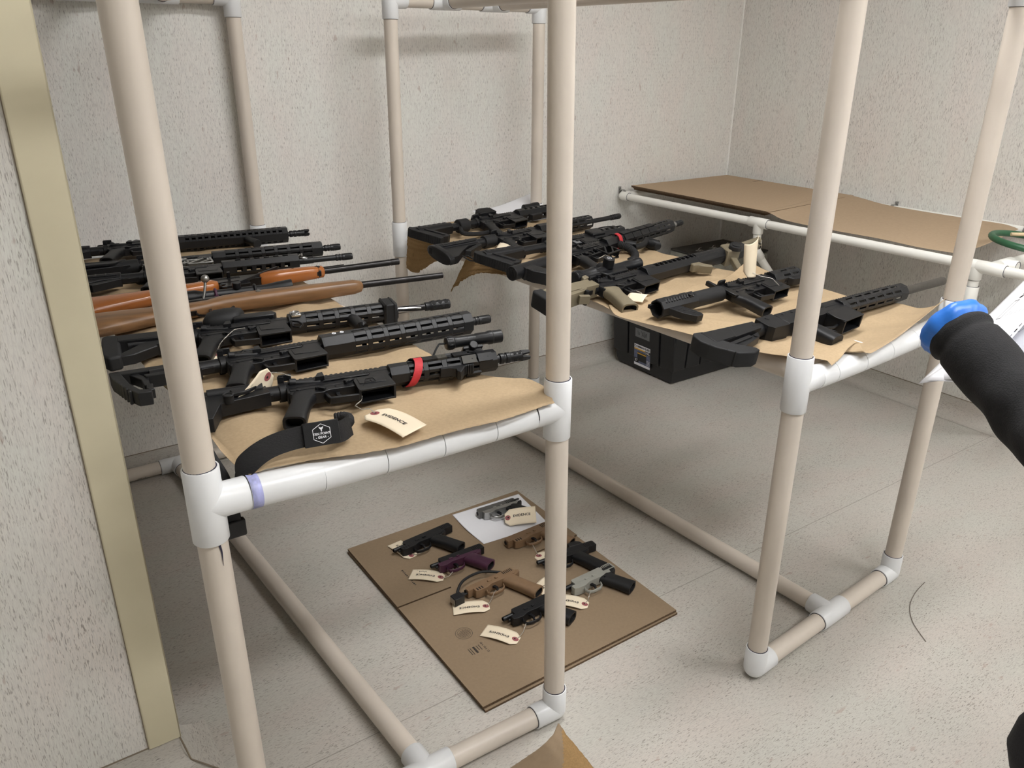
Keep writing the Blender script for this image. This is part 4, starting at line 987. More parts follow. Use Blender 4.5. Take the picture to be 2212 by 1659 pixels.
g = ar('black rifle with a plain front barrel and wire loop below its butt, right rack', G2, 1.5042, 2.2952, .899, 7.86, .270, .125, 'cage', ('carbine', .269), 11, 'mlok', .0245, tube=.20)
flip_sight(g, .455, .023); b = MB(); b.cyl((-.06,-.003,0),(-.012,-.003,0),.0215,n=24); b.build('tube_sleeve', 'rubber', g, .002)
g = ar('short black rifle with a toothed wedge-shaped butt, third from the back of the right rack', G2, 1.5919, 2.1153, .899, 4.46, .150, .028, 'plain', ('ridged', .285), 11, 'wide', .0245, tube=.25)
b = MB(); b.box(.19,.25,-.020,.026,-.024,.024); b.build('rail_block', 'gun', g, .004); b = MB(); b.box(.09,.115,-.044,-.022,.0125,.0145); b.build('tape_patch', 'tape', g)
b = MB(); b.tube([(.23,.036,.012),(.30,.042,.012),(.345,.036,.012),(.35,.03,.012)], .0026, 8); b.build('sight_guard', 'gun', g)
g = ar('black rifle with a red strap and long bright-slotted handguard on the right rack', G2, 1.5583, 1.9639, .899, 15.43, .436, .038, 'cage', ('fin', .278), 11, 'mlok', .0245, barmat='silver', sleeve=.0105, skeleton=True, tube=.25, solid=.06)
strap(g, .262, .0285)
b = MB()
for k in (0,1,2,3,7):
    b.T = face(45*k)
    for i in range(4): b.box(.30+.052*i,.349+.052*i,.0245,.0285,-.0095,.0095); b.cyl((.32+.052*i,.0285,0),(.32+.052*i,.0287,0),.0016,n=8,mi=1)
b.T = None; b.build('rail_cover', ['poly','void'], g, .0008)
b = MB(); b.loft([((.30,-.024,0),.0125),((.305,-.04,.0),.014),((.315,-.058,0),.015)], 20); b.build('forward_grip', 'poly', g)
b = MB(); P = resample([(.26,-.026,.004),(.27,-.060,0),(.255,-.095,-.004),(.22,-.115,-.01),(.19,-.118,-.012)], 24)
for i in range(24): b.torus(P[i], P[i+1]-P[i], .0085, .0055, 12, 6)
b.build('bungee_cord', 'web', g)
b = MB(); b.tube(resample([(.285,-.07,.004),(.33,-.075,.006),(.38,-.060,.008)], 12), .011, 10); b.loft([((.385,-.050,0),.018),((.39,-.075,.0),.019),((.392,-.098,.002),.019),((.392,-.098,.002),.0155)], 22, caps=False); b.loft([((.392,-.0985,.002),.0156),((.390,-.08,.002),.015)], 20, 1); b.build('weapon_light', ['poly','void'], g)
g = ar('black and olive rifle with a scope and a folded bipod on the right rack', G2, 1.3985, 1.6357, .899, 6.94, .495, .040, 'brake', ('boxy', .218), 11, 'big', .0245, smat='olive', gmat='olive', barmat='steel', sleeve=.0105, tube=.10, solid=.045, mmat='olive', gripkw=dict(a=.022, bz=.017, bulge=1.12))
sc_ = MB(); sc_.lathe([(-.025,.017),(-.022,.0205),(.004,.0205),(.006,.0185),(.045,.0185),(.050,.021),(.064,.021),(.068,.0155),(.17,.0150),(.195,.0165),(.235,.0172),(.237,.0185),(.25,.0185),(.25,.016),(.24,.015)], 28, y=.060, z=.006)
for k in range(24): sc_.T = Mx.Translation((0,.060,.006)) @ face(15*k); sc_.box(.051,.063,.0205,.0222,-.0011,.0011); sc_.box(-.020,-.004,.0200,.0216,-.0012,.0012)
sc_.T = None; so = sc_.build('telescopic_sight', 'gun', g, .0006, seg=1)
b = MB(); b.cyl((.110,.060,.018),(.110,.060,.046),.0165,n=24); b.cyl((.110,.074,.006),(.110,.092,.006),.0150,n=24); b.build('turret', 'gun', so, .0015)
b = MB(); b.torus((.110,.060,.0461),(0,0,1),.0065,.0004,18,6); b.box(.106,.113,.0597,.0603,.0459,.0464); b.build('turret_mark', 'paper', so)
b = MB(); b.prism([(.075,.026),(.165,.026),(.172,.046),(.160,.078),(.145,.080),(.140,.060),(.09,.058),(.082,.078),(.070,.074),(.066,.045)], -.014, .016); b.build('scope_mount', 'gun', so, .003)
b = MB(); b.prism([(-.030,.020),(-.006,.020),(-.004,.040),(-.022,.036)], -.012, .024); b.build('charging_lever', 'olive', g, .003)
b = MB(); b.prism([(.395,-.022),(.435,-.024),(.437,-.038),(.456,-.060),(.448,-.070),(.425,-.056),(.412,-.040),(.395,-.036)], -.012, .014); b.build('hand_stop', 'olive', g, .003)
b = MB(); b.cyl((.44,0,0),(.585,0,0),.0262,n=12); b.build('handguard_sleeve', 'gun', g, .001)
bi = MB(); bi.prism([(.575,-.032),(.645,-.032),(.64,.016),(.60,.020),(.585,.0)], -.026, .028); bo = bi.build('bipod', 'olive', g, .004)
b = MB(); b.cyl((.612,-.028,.026),(.612,-.028,.040),.0205,n=26); b.cyl((.612,-.028,.040),(.612,-.028,.043),.0120,n=22); b.build('bipod_knob', 'rubber', bo, .002)
for s in (0, 1):
    b = MB(); 
    if s: b.bar((.64,.0,.012),(.79,.004,.018),.018,.018,up=(0,0,1)); b.cyl((.79,.004,.018),(.80,.004,.018),.012,n=16); b.box(.645,.675,-.014,.014,.0,.03,1)
    else: b.bar((.605,-.036,-.004),(.565,-.095,-.014),.02,.018,up=(0,0,1)); b.cyl((.565,-.095,-.014),(.557,-.106,-.014),.013,n=16)
    b.build('bipod_leg', ['olive','rubber'], bo, .003)
g = ar('short black carbine with a ribbed arm brace under a curled tag', G2, 1.665, 1.4107, .899, 2.15, .112, .004, 'cage', ('brace', .262), 11, 'mlok', .0235, tube=.13, gripkw=dict(lx=.004, ly=-.088, x=.014, a=.020))
b = MB(); b.prism([(-.006,.024),(.006,.024),(.004,.062),(-.006,.062)], -.007, .007); b.build('iron_sight', 'gun', g, .002)
b = MB(); b.prism([(-.018,.020),(.002,.020),(.004,-.040),(-.004,-.052),(-.016,-.050)], .008, .016); b.build('sling_plate', 'gun', g, .002)
b = MB(); b.prism([(.25,-.022),(.32,-.022),(.34,-.034),(.345,-.062),(.33,-.066),(.318,-.046),(.26,-.036)], -.011, .012); b.build('hand_stop', 'poly', g, .003)
g = gun_root('rifle', 1.509, 1.158, .891, -.1, 10, 'long black rifle with a thick plain barrel at the front of the right rack', 'rifle', G2)
stock(g, 'fixed', .205); 
b = MB(); b.cyl((-.03,0,0),(.01,0,0),.017,n=22); b.build('stock_tube', 'gun', g)
b = MB(); b.prism([(0,.020),(.062,.024),(.064,-.034),(.010,-.034),(0,-.020)], -.022, .020); b.cyl((.03,.010,.020),(.03,.010,.0215),.006,n=14,mi=1); b.build('rear_block', ['poly','void'], g, .005)
b = MB(); b.prism([(.066,.020),(.235,.024),(.235,-.022),(.20,-.030),(.066,-.030)], -.019, .019); b.bar((.08,.022,0),(.225,.025,0),.016,.010,up=(0,1,0))
for x in (.09,.125): b.cyl((x,.012,.019),(x,.012,.0208),.004,n=12)
b.build('receiver', 'gun', g, .004)
b = MB(); b.prism([(.215,.018),(.305,.020),(.305,-.024),(.215,-.020)], -.018, .018); picatinny(b, .235, .30, .020); b.box(.22,.29,-.004,.006,.0175,.0190,1); b.build('front_receiver', ['gun','void'], g, .002)
lower_ = MB()
for z in (-.0185,.0160): lower_.prism([(.215,-.018),(.300,-.022),(.304,-.072),(.222,-.080),(.212,-.056)], z, z+.003)
lower_.prism([(.212,-.02),(.217,-.02),(.224,-.079),(.219,-.079)], -.0165, .0165); lower_.prism([(.296,-.02),(.301,-.02),(.304,-.072),(.298,-.072)], -.0165, .0165); lower_.box(.217,.298,-.044,-.034,-.016,.016,1)
lower_.build('magazine_well', ['gun','void'], g, .0012)
grip(g, 'poly', x=.128, y=-.030, lx=.004, ly=-.094, a=.021, bz=.0165, bulge=1.05, open_=False)
b = MB(); b.tube(resample([(.155,-.034,0),(.168,-.060,0),(.195,-.068,0),(.217,-.062,0)], 10), .0035, 8); b.build('trigger_guard', 'gun', g)
b = MB(); b.prism([(.268,.022),(.278,.022),(.280,.050),(.276,.072),(.268,.074),(.270,.050)], -.004, .006); b.build('charging_lever', 'gun', g, .002)
handguard(g, .303, .282, .0238, 'mlok', 'gun', solid=.02)
b = MB(); b.loft([((.3,0,0),.0118),((.797,0,0),.0118),((.800,0,0),.0108)], 26); b.lathe([(.7995,.004),(.8006,.004)], 14, 1); b.build('barrel', [pm('worn dark barrel', (66,62,56), .5, .2, 80), 'void'], g)

# ------------------------------------------------------------------ handguns on the cardboard
CT = .0150
def pistol(label, mz, rr, S=.180, slide='poly', frame='poly', gmat=None, back=0, glen=.100, xm=.110, z=None, rail=True, style='modern', gl=.036, roll=0, tall=.026):
    """local frame as for the rifles, turned over so that the left side faces up (-z)"""
    mz, rr = V(mz), V(rr); d = (rr-mz).normalized(); dl = math.degrees(math.atan2(d.y, d.x))
    root = empty('pistol', (mz.x+d.x*xm, mz.y+d.y*xm, CT+.0175 if z is None else z), label, 'handgun', 'handguns on the cardboard', (R(roll), R(180), R(dl)))
    gmat = gmat or frame; xr = xm-S-back
    b = MB(); h = tall
    b.prism([(xr,0),(xm-back,.0),(xm-back,h-.005),(xm-back-.004,h),(xr+.004,h),(xr,h-.004)], -.0125, .0125)
    for i in range(6): b.box(xr+.006+.006*i, xr+.0085+.006*i, .003, h-.004, -.0131, -.0124, 1)
    b.box(xm-back-.095, xm-back-.065, h-.009, h+.0003, -.0075, .0131, 1)
    b.box(xr+.003,xr+.010,h,h+.005,-.006,.006); b.box(xm-back-.012,xm-back-.007,h,h+.004,-.0018,.0018)
    if back: b.box(xr-.0004, xr+.02, .004, h-.007, -.0085, .0085, 1)
    b.lathe([(xm-back-.001,.0072),(xm-back+.0006,.0072)], 16, 1, y=.015); sl = b.build('slide', [slide,'void'], root, .0016)
    b = MB(); b.lathe([(xm-.10,.0068),(xm-.003,.0068),(xm-.001,.006),(xm-.001,.0045),(xm-.01,.004)], 20, y=.015); b.lathe([(xm-.0095,.0042),(xm-.009,.0042)], 14, 1, y=.015)
    if back: b.cyl((xm-back-.01,.0015,0),(xm-.012,.0015,0),.0042,n=14)
    b.build('barrel', ['gun','void'], root)
    b = MB(); f1_ = xm-(.018 if style == 'modern' else .012)
    b.prism([(xm-S+.012,.002),(f1_,.002),(f1_,-.014),(f1_-.012,-.018),(.050,-.019),(.030,-.012),(-.01,-.014),(-.055,-.012),(xm-S-.002,-.004),(xm-S-.006,.001)], -.0135, .0135)
    if rail:
        for i in range(3): b.box(f1_-.010-.0085*i, f1_-.0065-.0085*i, -.0145, -.003, -.0142, -.0132, 1)
    # trigger guard loop
    P = [(.050,-.015),(.056,-.026),(.052,-.038),(.040,-.043),(.014,-.043),(.001,-.036),(-.004,-.024)]
    Q = resample([(*p,0) for p in P], 26); rr = []
    for i, c in enumerate(Q):
        d_ = (Q[min(i+1,26)]-Q[max(i-1,0)]).normalized(); nn = V((-d_.y,d_.x,0)); rr.append([c+nn*(.0028*cos(t))+V((0,0,.0060*sin(t))) for t in [2*pi*k/12 for k in range(12)]])
    b.rings(rr)
    b.prism([(-.003,.0),(.006,-.002),(.008,.004),(-.003,.004)], -.0165, -.0130); b.prism([(.020,.0),(.034,-.001),(.034,.005),(.022,.005)], -.0160, -.0130)
    fr = b.build('frame', [frame,'void'], root, .0022)
    b = MB(); b.prism([(.018,-.012),(.027,-.012),(.023,-.024),(.027,-.036),(.022,-.037),(.015,-.025)], -.0035, .0035); b.build('trigger', 'gun', root, .001)
    b = MB(); n = 24
    def sec(s, k=1, kb=1):
        cx, cy = -.030-gl*s, -.008-glen*s; a = .0215*(1.06-.05*math.sin(pi*s)); out = []
        an = -math.atan2(gl, glen)
        for j in range(n):
            t = 2*pi*j/n; u = a*k*math.copysign(abs(cos(t))**.65, cos(t)); w_ = .0150*kb*math.copysign(abs(sin(t))**.65, sin(t))
            out.append((cx+u*cos(an), cy+u*sin(an), w_))
        return out
    b.rings([sec(-.03,1,.85), sec(.1,1.02,.95), sec(.3), sec(.5,.98,1.04), sec(.75,1,1.04), sec(.95,1.05,1.06), sec(1,1.06,1.03), sec(1,.80,.72)], 0, False)
    b.rings([sec(1,.80,.72), sec(.78,.76,.66)], 1, False); m = sec(.78,.76,.66); b.add(m, [tuple(range(n))[::-1]], 1)
    b.prism([(-.055,.0),(-.078,-.001),(-.074,-.012),(-.050,-.020)], -.012, .012)
    b.build('grip', [gmat,'void'], root, smooth=55)
    if style != 'modern':
        b = MB(); b.cyl((xm-S-.004,-.001,0),(xm-S-.010,-.008,0),.0065,n=16); b.bar((xm-S+.004,.004,0),(xm-S-.010,.004,0),.010,.012,up=(0,1,0)); b.build('hammer', slide, root, .002)
        b = MB(); b.cyl((-.022,-.022,-.0135),(-.022,-.022,-.0165),.003,n=10); b.box(-.075,-.04,.004,.012,-.0150,-.0120); b.build('safety_lever', 'silver' if slide == 'silver' else 'gun', root, .001)
    return root
q = pistol('silver pistol with black grip lying on the white paper', (1.2405,1.9993), (1.428,1.990), .150, 'dullsilver', 'silver', 'rubber', 0, .080, .088, CT+.0185, rail=False, style='old', gl=.040)
pistol('black pistol with its slide locked back, nearest the left corner of the cardboard', (.9042,1.9626), (1.134,1.984), .180, back=.040)
q = pistol('pistol with a dark purple frame and black slide', (.9595,1.8221), (1.1394,1.8195), .155, 'poly', 'purple', back=.030, glen=.074, xm=.092, rail=False)
g4 = pistol('tan pistol with a black cable lock through its action', (.985,1.655), (1.17,1.665), .170, 'tan', 'tan', glen=.108, xm=.105, tall=.020)
b = MB(); b.tube(resample([(.112,.012,0),(.135,.014,-.004),(.09,.052,-.010),(.02,.062,-.006),(-.03,.036,0),(-.05,.018,0)], 30), .0042, 10); b.tube(resample([(.098,.008,0),(.125,.004,-.003),(.14,.002,-.003)], 8), .0036, 10)
lk = b.build('lock_cable', 'rubber', g4)
b = MB(); b.box(.126,.158,-.012,.016,-.012,.012); b.box(.1575,.1595,-.009,.013,-.009,.009,1); b.build('padlock', ['gun','silver'], g4, .003)
pistol('tan pistol partly behind the near post of the left rack', (1.2239,1.7999), (1.449,1.8065), .180, 'tan', 'tan', glen=.100)
q = pistol('black pistol with a small sight on top, right of the near post', (1.2416,1.655), (1.4398,1.6326), .175, back=.035, glen=.095, xm=.100)
b = MB(); b.prism([(-.075,.028),(-.025,.028),(-.030,.048),(-.060,.050),(-.072,.040)], -.012, .012); b.build('reflex_sight', 'gun', q, .002)
pistol('grey pistol with black grip panels at the right edge of the cardboard', (1.2371,1.5032), (1.425,1.5083), .155, 'greygun', 'greygun', 'rubber', back=.028, glen=.088, xm=.100, rail=False, style='old', gl=.036)
pistol('black pistol closest to the camera, half behind the near post', (1.0062,1.4921), (1.2,1.4954), .165, back=.034, glen=.085, xm=.098, rail=False)

# ------------------------------------------------------------------ evidence tags
def etag(label, org, ang=0, frame=None, bend=.006, L=.106, W=.053, text=True, wire=None, lines=False, warp=None, tilt=0, scrib=False, group='evidence tags'):
    root = empty('evidence_tag', org, label, 'tag', group)
    if frame is None:
        frame = Mx.Rotation(R(ang),4,'Z') @ Mx.Rotation(R(-tilt),4,'Y')
    else:
        ex, ey = V(frame[0]).normalized(), V(frame[1]); ey = (ey-ex*ey.dot(ex)).normalized(); ez = ex.cross(ey)
        frame = Mx(((ex.x,ey.x,ez.x,0),(ex.y,ey.y,ez.y,0),(ex.z,ey.z,ez.z,0),(0,0,0,1)))
    wf = warp or (lambda p: V((p.x, p.y, p.z+bend*sin(pi*(p.x+.012)/L)+.25*bend*p.y/W)))
    b = MB(); n = 30; m = 8; vs = []
    for i in range(n+1):
        x = -.012+L*i/n; hw = W/2 if x > .004 else W/2-.013*(1-(x+.012)/.016)
        for j in range(m+1): vs.append(frame @ wf(V((x, -hw+2*hw*j/m, 0))))
    b.add(vs, [(i*(m+1)+j, (i+1)*(m+1)+j, (i+1)*(m+1)+j+1, i*(m+1)+j+1) for i in range(n) for j in range(m)])
    o = b.build('card', 'tag', root, smooth=60); s = o.modifiers.new('thickness', 'SOLIDIFY'); s.thickness = .0007; s.offset = 0
    b = MB(); k = 14; c = [frame @ wf(V((.0095*cos(2*pi*j/k)-.0015, .0080*sin(2*pi*j/k), .0007))) for j in range(k)]; b.add(c, [tuple(range(k))])
    c2 = [frame @ wf(V((.0024*cos(2*pi*j/k), .0024*sin(2*pi*j/k), .0010))) for j in range(k)]; b.add(c2, [tuple(range(k))], 1)
    b.build('hole_patch', ['patch','void'], root, smooth=0)
    if text: text_mesh('EVIDENCE', .0108, 'ink', 'printed_text', root, Mx.Translation((.046,.002,.0008)) @ Mx.Diagonal((1.15,1,1,1)), lambda p: frame @ wf(p), bold=.03)
    if lines or scrib:
        b = MB()
        if lines:
            for y, x0, x1 in ((.012,.024,.075),(.006,.024,.060)):
                for i in range(12):
                    xa = x0+(x1-x0)*i/12; xb = xa+(x1-x0)/16
                    b.add([frame @ wf(V(p)) for p in ((xa,y-.0011,.0007),(xb,y-.0011,.0007),(xb,y+.0009,.0007),(xa,y+.0009,.0007))], [(0,1,2,3)])
        if scrib:
            pts = [(.045,-.012),(.049,-.016),(.053,-.011),(.058,-.017),(.063,-.014),(.070,-.017),(.067,-.010)]
            for p, q in zip(pts, pts[1:]): b.tube([frame @ wf(V((*p,.0008))), frame @ wf(V((*q,.0008)))], .0006, 5)
            b.add([frame @ wf(V((x,-.021,.0008))) for x in (.030,)]+[frame @ wf(V((.08,-.021,.0008))), frame @ wf(V((.08,-.0203,.0008))), frame @ wf(V((.03,-.0203,.0008)))], [(0,1,2,3)])
        b.build('ink_mark', 'ink', root, smooth=0)
    if wire:
        P = resample([V((0,0,.001))]+[V(p)-V(org) for p in wire], 40)
        b = MB()
        for ph in (0, pi):
            b.tube([p+V((.0007*cos(i*1.1+ph), .0007*sin(i*1.1+ph), .0005*sin(i*1.7+ph))) for i, p in enumerate(P)], .00055, 5)
        b.build('tie_wire', 'wire', root)
    return root
ZT_ = CT+.0012
etag('manila evidence tag over the black grip of the silver pistol', (1.309,1.926,.036), -30.3, warp=lambda p: V((p.x,p.y,p.z+.032*(p.y+.0265)/.053-.014+.12*max(0,p.x)+.003*sin(pi*(p.x+.012)/.106))), wire=[(1.30,1.945,.030),(1.322,1.962,.036),(1.335,1.965,.030)], tilt=0, bend=.005)
etag('manila evidence tag tucked under the muzzle of the pistol nearest the left corner', (.948,1.945,ZT_), 98, wire=[(.96,1.94,.018),(.985,1.935,.02),(1.0,1.94,.03)], bend=.004, scrib=True)
etag('manila evidence tag with handwriting beside the purple pistol', (.968,1.792,ZT_), 136.4, wire=[(.975,1.78,.02),(.99,1.775,.024),(1.01,1.78,.034),(1.015,1.795,.030)], bend=.006, scrib=True)
etag('manila evidence tag lying below the cable lock of the tan pistol', (1.007,1.598,ZT_+.001), 153.9, wire=[(1.025,1.602,.022),(1.05,1.615,.040),(1.062,1.625,.034)], bend=.005)
etag('manila evidence tag of the tan pistol behind the near post', (1.285,1.714,ZT_), -91.7+38, wire=[(1.287,1.735,.022),(1.288,1.752,.034),(1.29,1.765,.030)], bend=.004)
etag('manila evidence tag between the cable-locked pistol and the near post', (1.262,1.592,ZT_), 196, wire=[(1.27,1.60,.02),(1.285,1.615,.030)], bend=.010)
etag('manila evidence tag of the grey pistol, right of the near post', (1.251,1.446,ZT_), 130.2, wire=[(1.268,1.45,.022),(1.285,1.462,.036),(1.285,1.47,.030)], bend=.006)
etag('manila evidence tag in front of the closest black pistol', (.999,1.436,ZT_), 122.1, wire=[(1.012,1.435,.018),(1.03,1.44,.026),(1.05,1.455,.034)], bend=.006)
etag('manila evidence tag at the front edge of the left rack, hanging off the strapped rifle', (.550,1.245,.882), -72, L=.112, W=.060, bend=.006, tilt=-2, wire=[(.548,1.262,.888),(.535,1.272,.886),(.530,1.290,.888),(.538,1.300,.886),(.55,1.305,.889),(.556,1.315,.893)])
etag('manila tag showing its printed back, propped behind the stock of the front rifle', (.412,1.425,.927), frame=((-.78,-.25,-.58),(.45,.35,-.8)), text=False, lines=True, scrib=True, bend=.003, L=.085, wire=[(.425,1.43,.932),(.44,1.42,.930),(.455,1.405,.925)])
etag('manila tag half hidden by the near left post under the fluted rifle', (.395,1.735,.876), -150, text=False, bend=.004, wire=[(.41,1.74,.90),(.45,1.755,.922),(.475,1.765,.918)])
etag('manila tag seen edge on between the two rear rifle stocks of the right rack', (1.547,2.30-.03,.889), -137, text=False, lines=True, bend=.006, wire=[(1.56,2.262,.895),(1.58,2.25,.90)])
etag('crumpled manila tag beside the olive pistol grip', (1.497,1.552,.876), 200, L=.06, bend=.014, text=False, wire=[(1.503,1.56,.886),(1.49,1.575,.892),(1.512,1.583,.888)], scrib=True)
def curl(p):
    p = V((p.x+.55*max(-.012, p.y)*min(1, max(0, p.x)/.06), p.y, p.z))
    a = p.y/(.019+.08*max(0,p.x))+.1; q = .019+.08*max(0,p.x); return V((p.x, q*sin(a), -q*cos(a)+.019+.10*p.x))
etag('curled manila tag standing up on the short carbine with the arm brace', (1.7855,1.418,.932), frame=((.05,.12,1),(1,-.25,0)), warp=curl, L=.098, wire=[(1.80,1.40,.925),(1.82,1.375,.920),(1.825,1.355,.905)], W=.060)
# loose tie wires with no tag in sight
b = MB(); b.tube(resample([(1.772,1.158,.900),(1.778,1.148,.886),(1.770,1.138,.876),(1.760,1.143,.872)], 16), .0011, 6); tag(b.build('tie_wire', 'wire'), 'pale tie wire looped at the trigger guard of the thick-barrelled rifle', 'wire')
b = MB(); b.tube(resample([(.655,2.21,.878),(.675,2.195,.886),(.70,2.188,.880),(.735,2.165,.876)], 16), .0010, 6); tag(b.build('tie_wire', 'wire'), 'pale tie wire below the orange foreend on the left rack', 'wire')
b = MB(); b.tube(resample([(1.645,1.915,.890),(1.665,1.905,.902),(1.668,1.885,.898),(1.645,1.868,.882),(1.62,1.845,.875)], 18), .0012, 6); tag(b.build('tie_wire', 'wire'), 'pale tie wire looped before the red-strapped rifle of the right rack', 'wire')

# ------------------------------------------------------------------ flattened box and paper on the floor
fb = [(.797,1.280),(1.457,1.280),(1.457,1.738),(1.292,1.7345),(1.292,1.7405),(1.462,1.7445),(1.462,2.094),(.797,2.094),(.797,1.741),(.972,1.738),(.972,1.732),(.797,1.735)]
def board(poly, z0, z1, label):
    b = MB(); b.prism(poly, z0, z1); o = b.build('flattened_box', ['card','cardedge'], smooth=0)
    for p in o.data.polygons:
        if abs(p.normal.z) < .5: p.material_index = 1
    return tag(o, label, 'cardboard', 'flattened boxes on the floor')
board([(.800,1.273),(1.459,1.276),(1.4585,2.096),(.794,2.090)], .0005, .0068, 'lower flattened cardboard box on the floor, showing along its edges')
top = board(fb, .0082, CT, 'upper flattened cardboard box with a round stamp, under the handguns')
b = MB(); c = V((.8975,1.5365,CT+.0003))
def ring2(b, c, r, w_):
    n = 48; b.add([c+V((rr*cos(2*pi*k/n), rr*sin(2*pi*k/n), 0)) for rr in (r-w_, r) for k in range(n)], [(k, (k+1)%n, n+(k+1)%n, n+k) for k in range(n)])
ring2(b, c, .0240, .0010); ring2(b, c, .0185, .0007)
rnd = random.Random(3)
for i in range(9):
    x = -.0145+.0036*i; h_ = math.sqrt(max(0, .0168**2-x*x))*.85; y = -h_
    while y < h_-.002:
        l = rnd.uniform(.0015,.004); b.add([c+V((x-.0007,y,0)), c+V((x+.0007,y,0)), c+V((x+.0007,min(y+l,h_),0)), c+V((x-.0007,min(y+l,h_),0))], [(0,1,2,3)]); y += l+.001
b.build('round_stamp', 'ink', top, smooth=0)
PTX = Mx(((0,1,0,.9156),(-1,0,0,1.4592),(0,0,1,CT+.0003),(0,0,0,1)))
text_mesh('18 x 14 x 12', .0085, 'ink', 'printed_size', top, PTX, bold=.02)
b = MB()
for dx, l, w_ in ((-.0105,.020,.0022),(-.0175,.016,.0022),(-.0265,.026,.0065),(-.0365,.026,.0022),(-.0425,.026,.0022)):
    y = 1.4752
    while y > 1.4752-l: 
        s_ = rnd.uniform(.0012,.003); b.add([(.9156+dx-w_/2,y-s_,CT+.0003),(.9156+dx+w_/2,y-s_,CT+.0003),(.9156+dx+w_/2,y,CT+.0003),(.9156+dx-w_/2,y,CT+.0003)], [(0,1,2,3)]); y -= s_+.0006
for i in range(12):
    y = 1.892-.0078*i; b.add([(.886+.001*(i%3),y-.004,CT+.0003),(.892,y-.004,CT+.0003),(.892-.002*(i%2),y,CT+.0003),(.886,y,CT+.0003)], [(0,1,2,3)])
b.build('printed_mark', 'ink', top, smooth=0)
o = sheet('paper_sheet', [(1.175,1.870,CT+.0012),(1.30,1.858,CT+.002),(1.423,1.847,CT+.0012)], [(1.180,2.081,CT+.0012),(1.451,2.069,CT+.0012)], [(1.175,1.870,CT+.0012),(1.170,1.97,CT+.004),(1.180,2.081,CT+.0012)], [(1.423,1.847,CT+.0012),(1.451,2.069,CT+.0012)], 'paper', 30, 24)
tag(o, 'white paper sheet under the silver pistol on the cardboard', 'paper')
# white paper behind the rear rifle of the right rack
o = sheet('paper_sheet', [(1.70,2.60,.869),(1.85,2.60,.870),(2.02,2.635,.869)], [(1.775,2.89,.878),(1.90,2.90,.882),(2.04,2.93,.900),(2.14,2.93,.925)], [(1.70,2.60,.869),(1.775,2.89,.878)], [(2.02,2.635,.869),(2.07,2.78,.875),(2.14,2.93,.925)], 'paper', 40, 30, None, thick=.0004)
tag(o, 'white paper sheet under the rearmost rifle of the right rack', 'paper')

# ------------------------------------------------------------------ person reaching in from the right
pr = empty('person', (1.45,.05,0), 'person in black jacket and trousers with blue gloves, reaching in from the right holding papers', 'person')
PO = V((1.45,.05,0))
def skin_mesh(name, mat, verts, edges, parent, sub=2, root=0):
    me = bpy.data.meshes.new(name); me.from_pydata([V(p)-PO for p, r in verts], edges, []); me.materials.append(M[mat])
    o = bpy.data.objects.new(name, me); C.objects.link(o); o.parent = parent
    sk = o.modifiers.new('skin', 'SKIN'); sk.use_smooth_shade = True
    for v, (p, r) in zip(me.skin_vertices[0].data, verts):
        v.radius = (r, r) if isinstance(r, (int, float)) else r
        v.use_root = False
    me.skin_vertices[0].data[root].use_root = True
    s = o.modifiers.new('smooth', 'SUBSURF'); s.levels = sub; s.render_levels = sub
    return o
sh, el, cu = V((1.27,.13,1.22)), V((1.132,.353,1.008)), V((1.1965,.559,1.113))
fd = (cu-el).normalized()
wr = cu+fd*.015
# body: pelvis, spine, neck, head, arms to the wrists, legs to the ankles
bv = [((1.50,-.08,.84),(.10,.09)), ((1.49,-.06,1.0),(.095,.085)), ((1.475,-.01,1.18),(.09,.08)), ((1.465,.04,1.28),(.05,.045)), ((1.45,.075,1.385),.052), ((1.44,.105,1.45),.050), ((1.432,.135,1.505),(.064,.074)), ((1.430,.135,1.575),(.080,.096)), ((1.430,.130,1.640),(.074,.088)), ((1.430,.128,1.675),(.035,.04)),
 (sh,.036), (el,.036), (wr,.027), ((1.625,.01,1.26),.050), ((1.72,.09,1.00),.038), ((1.63,.30,.95),.027),
 ((1.44,-.03,.79),.065), ((1.280,.285,.455),.058), ((1.35,.19,.10),.038), ((1.56,-.06,.79),.065), ((1.63,.17,.47),.058), ((1.65,.06,.10),.038)]
skin_mesh('body', 'skin', bv, [(0,1),(1,2),(2,3),(3,4),(4,5),(5,6),(6,7),(7,8),(8,9),(3,10),(10,11),(11,12),(3,13),(13,14),(14,15),(0,16),(16,17),(17,18),(0,19),(19,20),(20,21)], pr)
hd = V((1.43,.135,1.57))
def blob(b, c, rx, ry, rz, n=16, m=10, mi=0):
    c = V(c); b.rings([[c+V((rx*sin(t)*cos(2*pi*k/n), ry*sin(t)*sin(2*pi*k/n), rz*cos(t))) for k in range(n)] for t in [pi*(j+.35)/(m) for j in range(m)]], mi)
b = MB()
blob(b, hd+V((0,.088,-.015))-PO, .011,.016,.020); blob(b, hd+V((.076,0,-.005))-PO, .010,.018,.028); blob(b, hd+V((-.076,0,-.005))-PO, .010,.018,.028)
b.build('nose_and_ears', 'skin', pr, smooth=60)
b = MB()
for s in (-1, 1): blob(b, hd+V((.030*s,.072,.012))-PO, .013,.010,.009)
b.build('eyes', 'paper', pr, smooth=60)
b = MB()
for s in (-1, 1): blob(b, hd+V((.030*s,.0795,.012))-PO, .0055,.004,.0055)
b.build('pupils', 'ink', pr, smooth=60)
b = MB(); blob(b, hd+V((0,.078,-.052))-PO, .022,.008,.006); b.build('mouth', 'patch', pr, smooth=60)
b = MB(); c = hd+V((0,-.018,.038))-PO
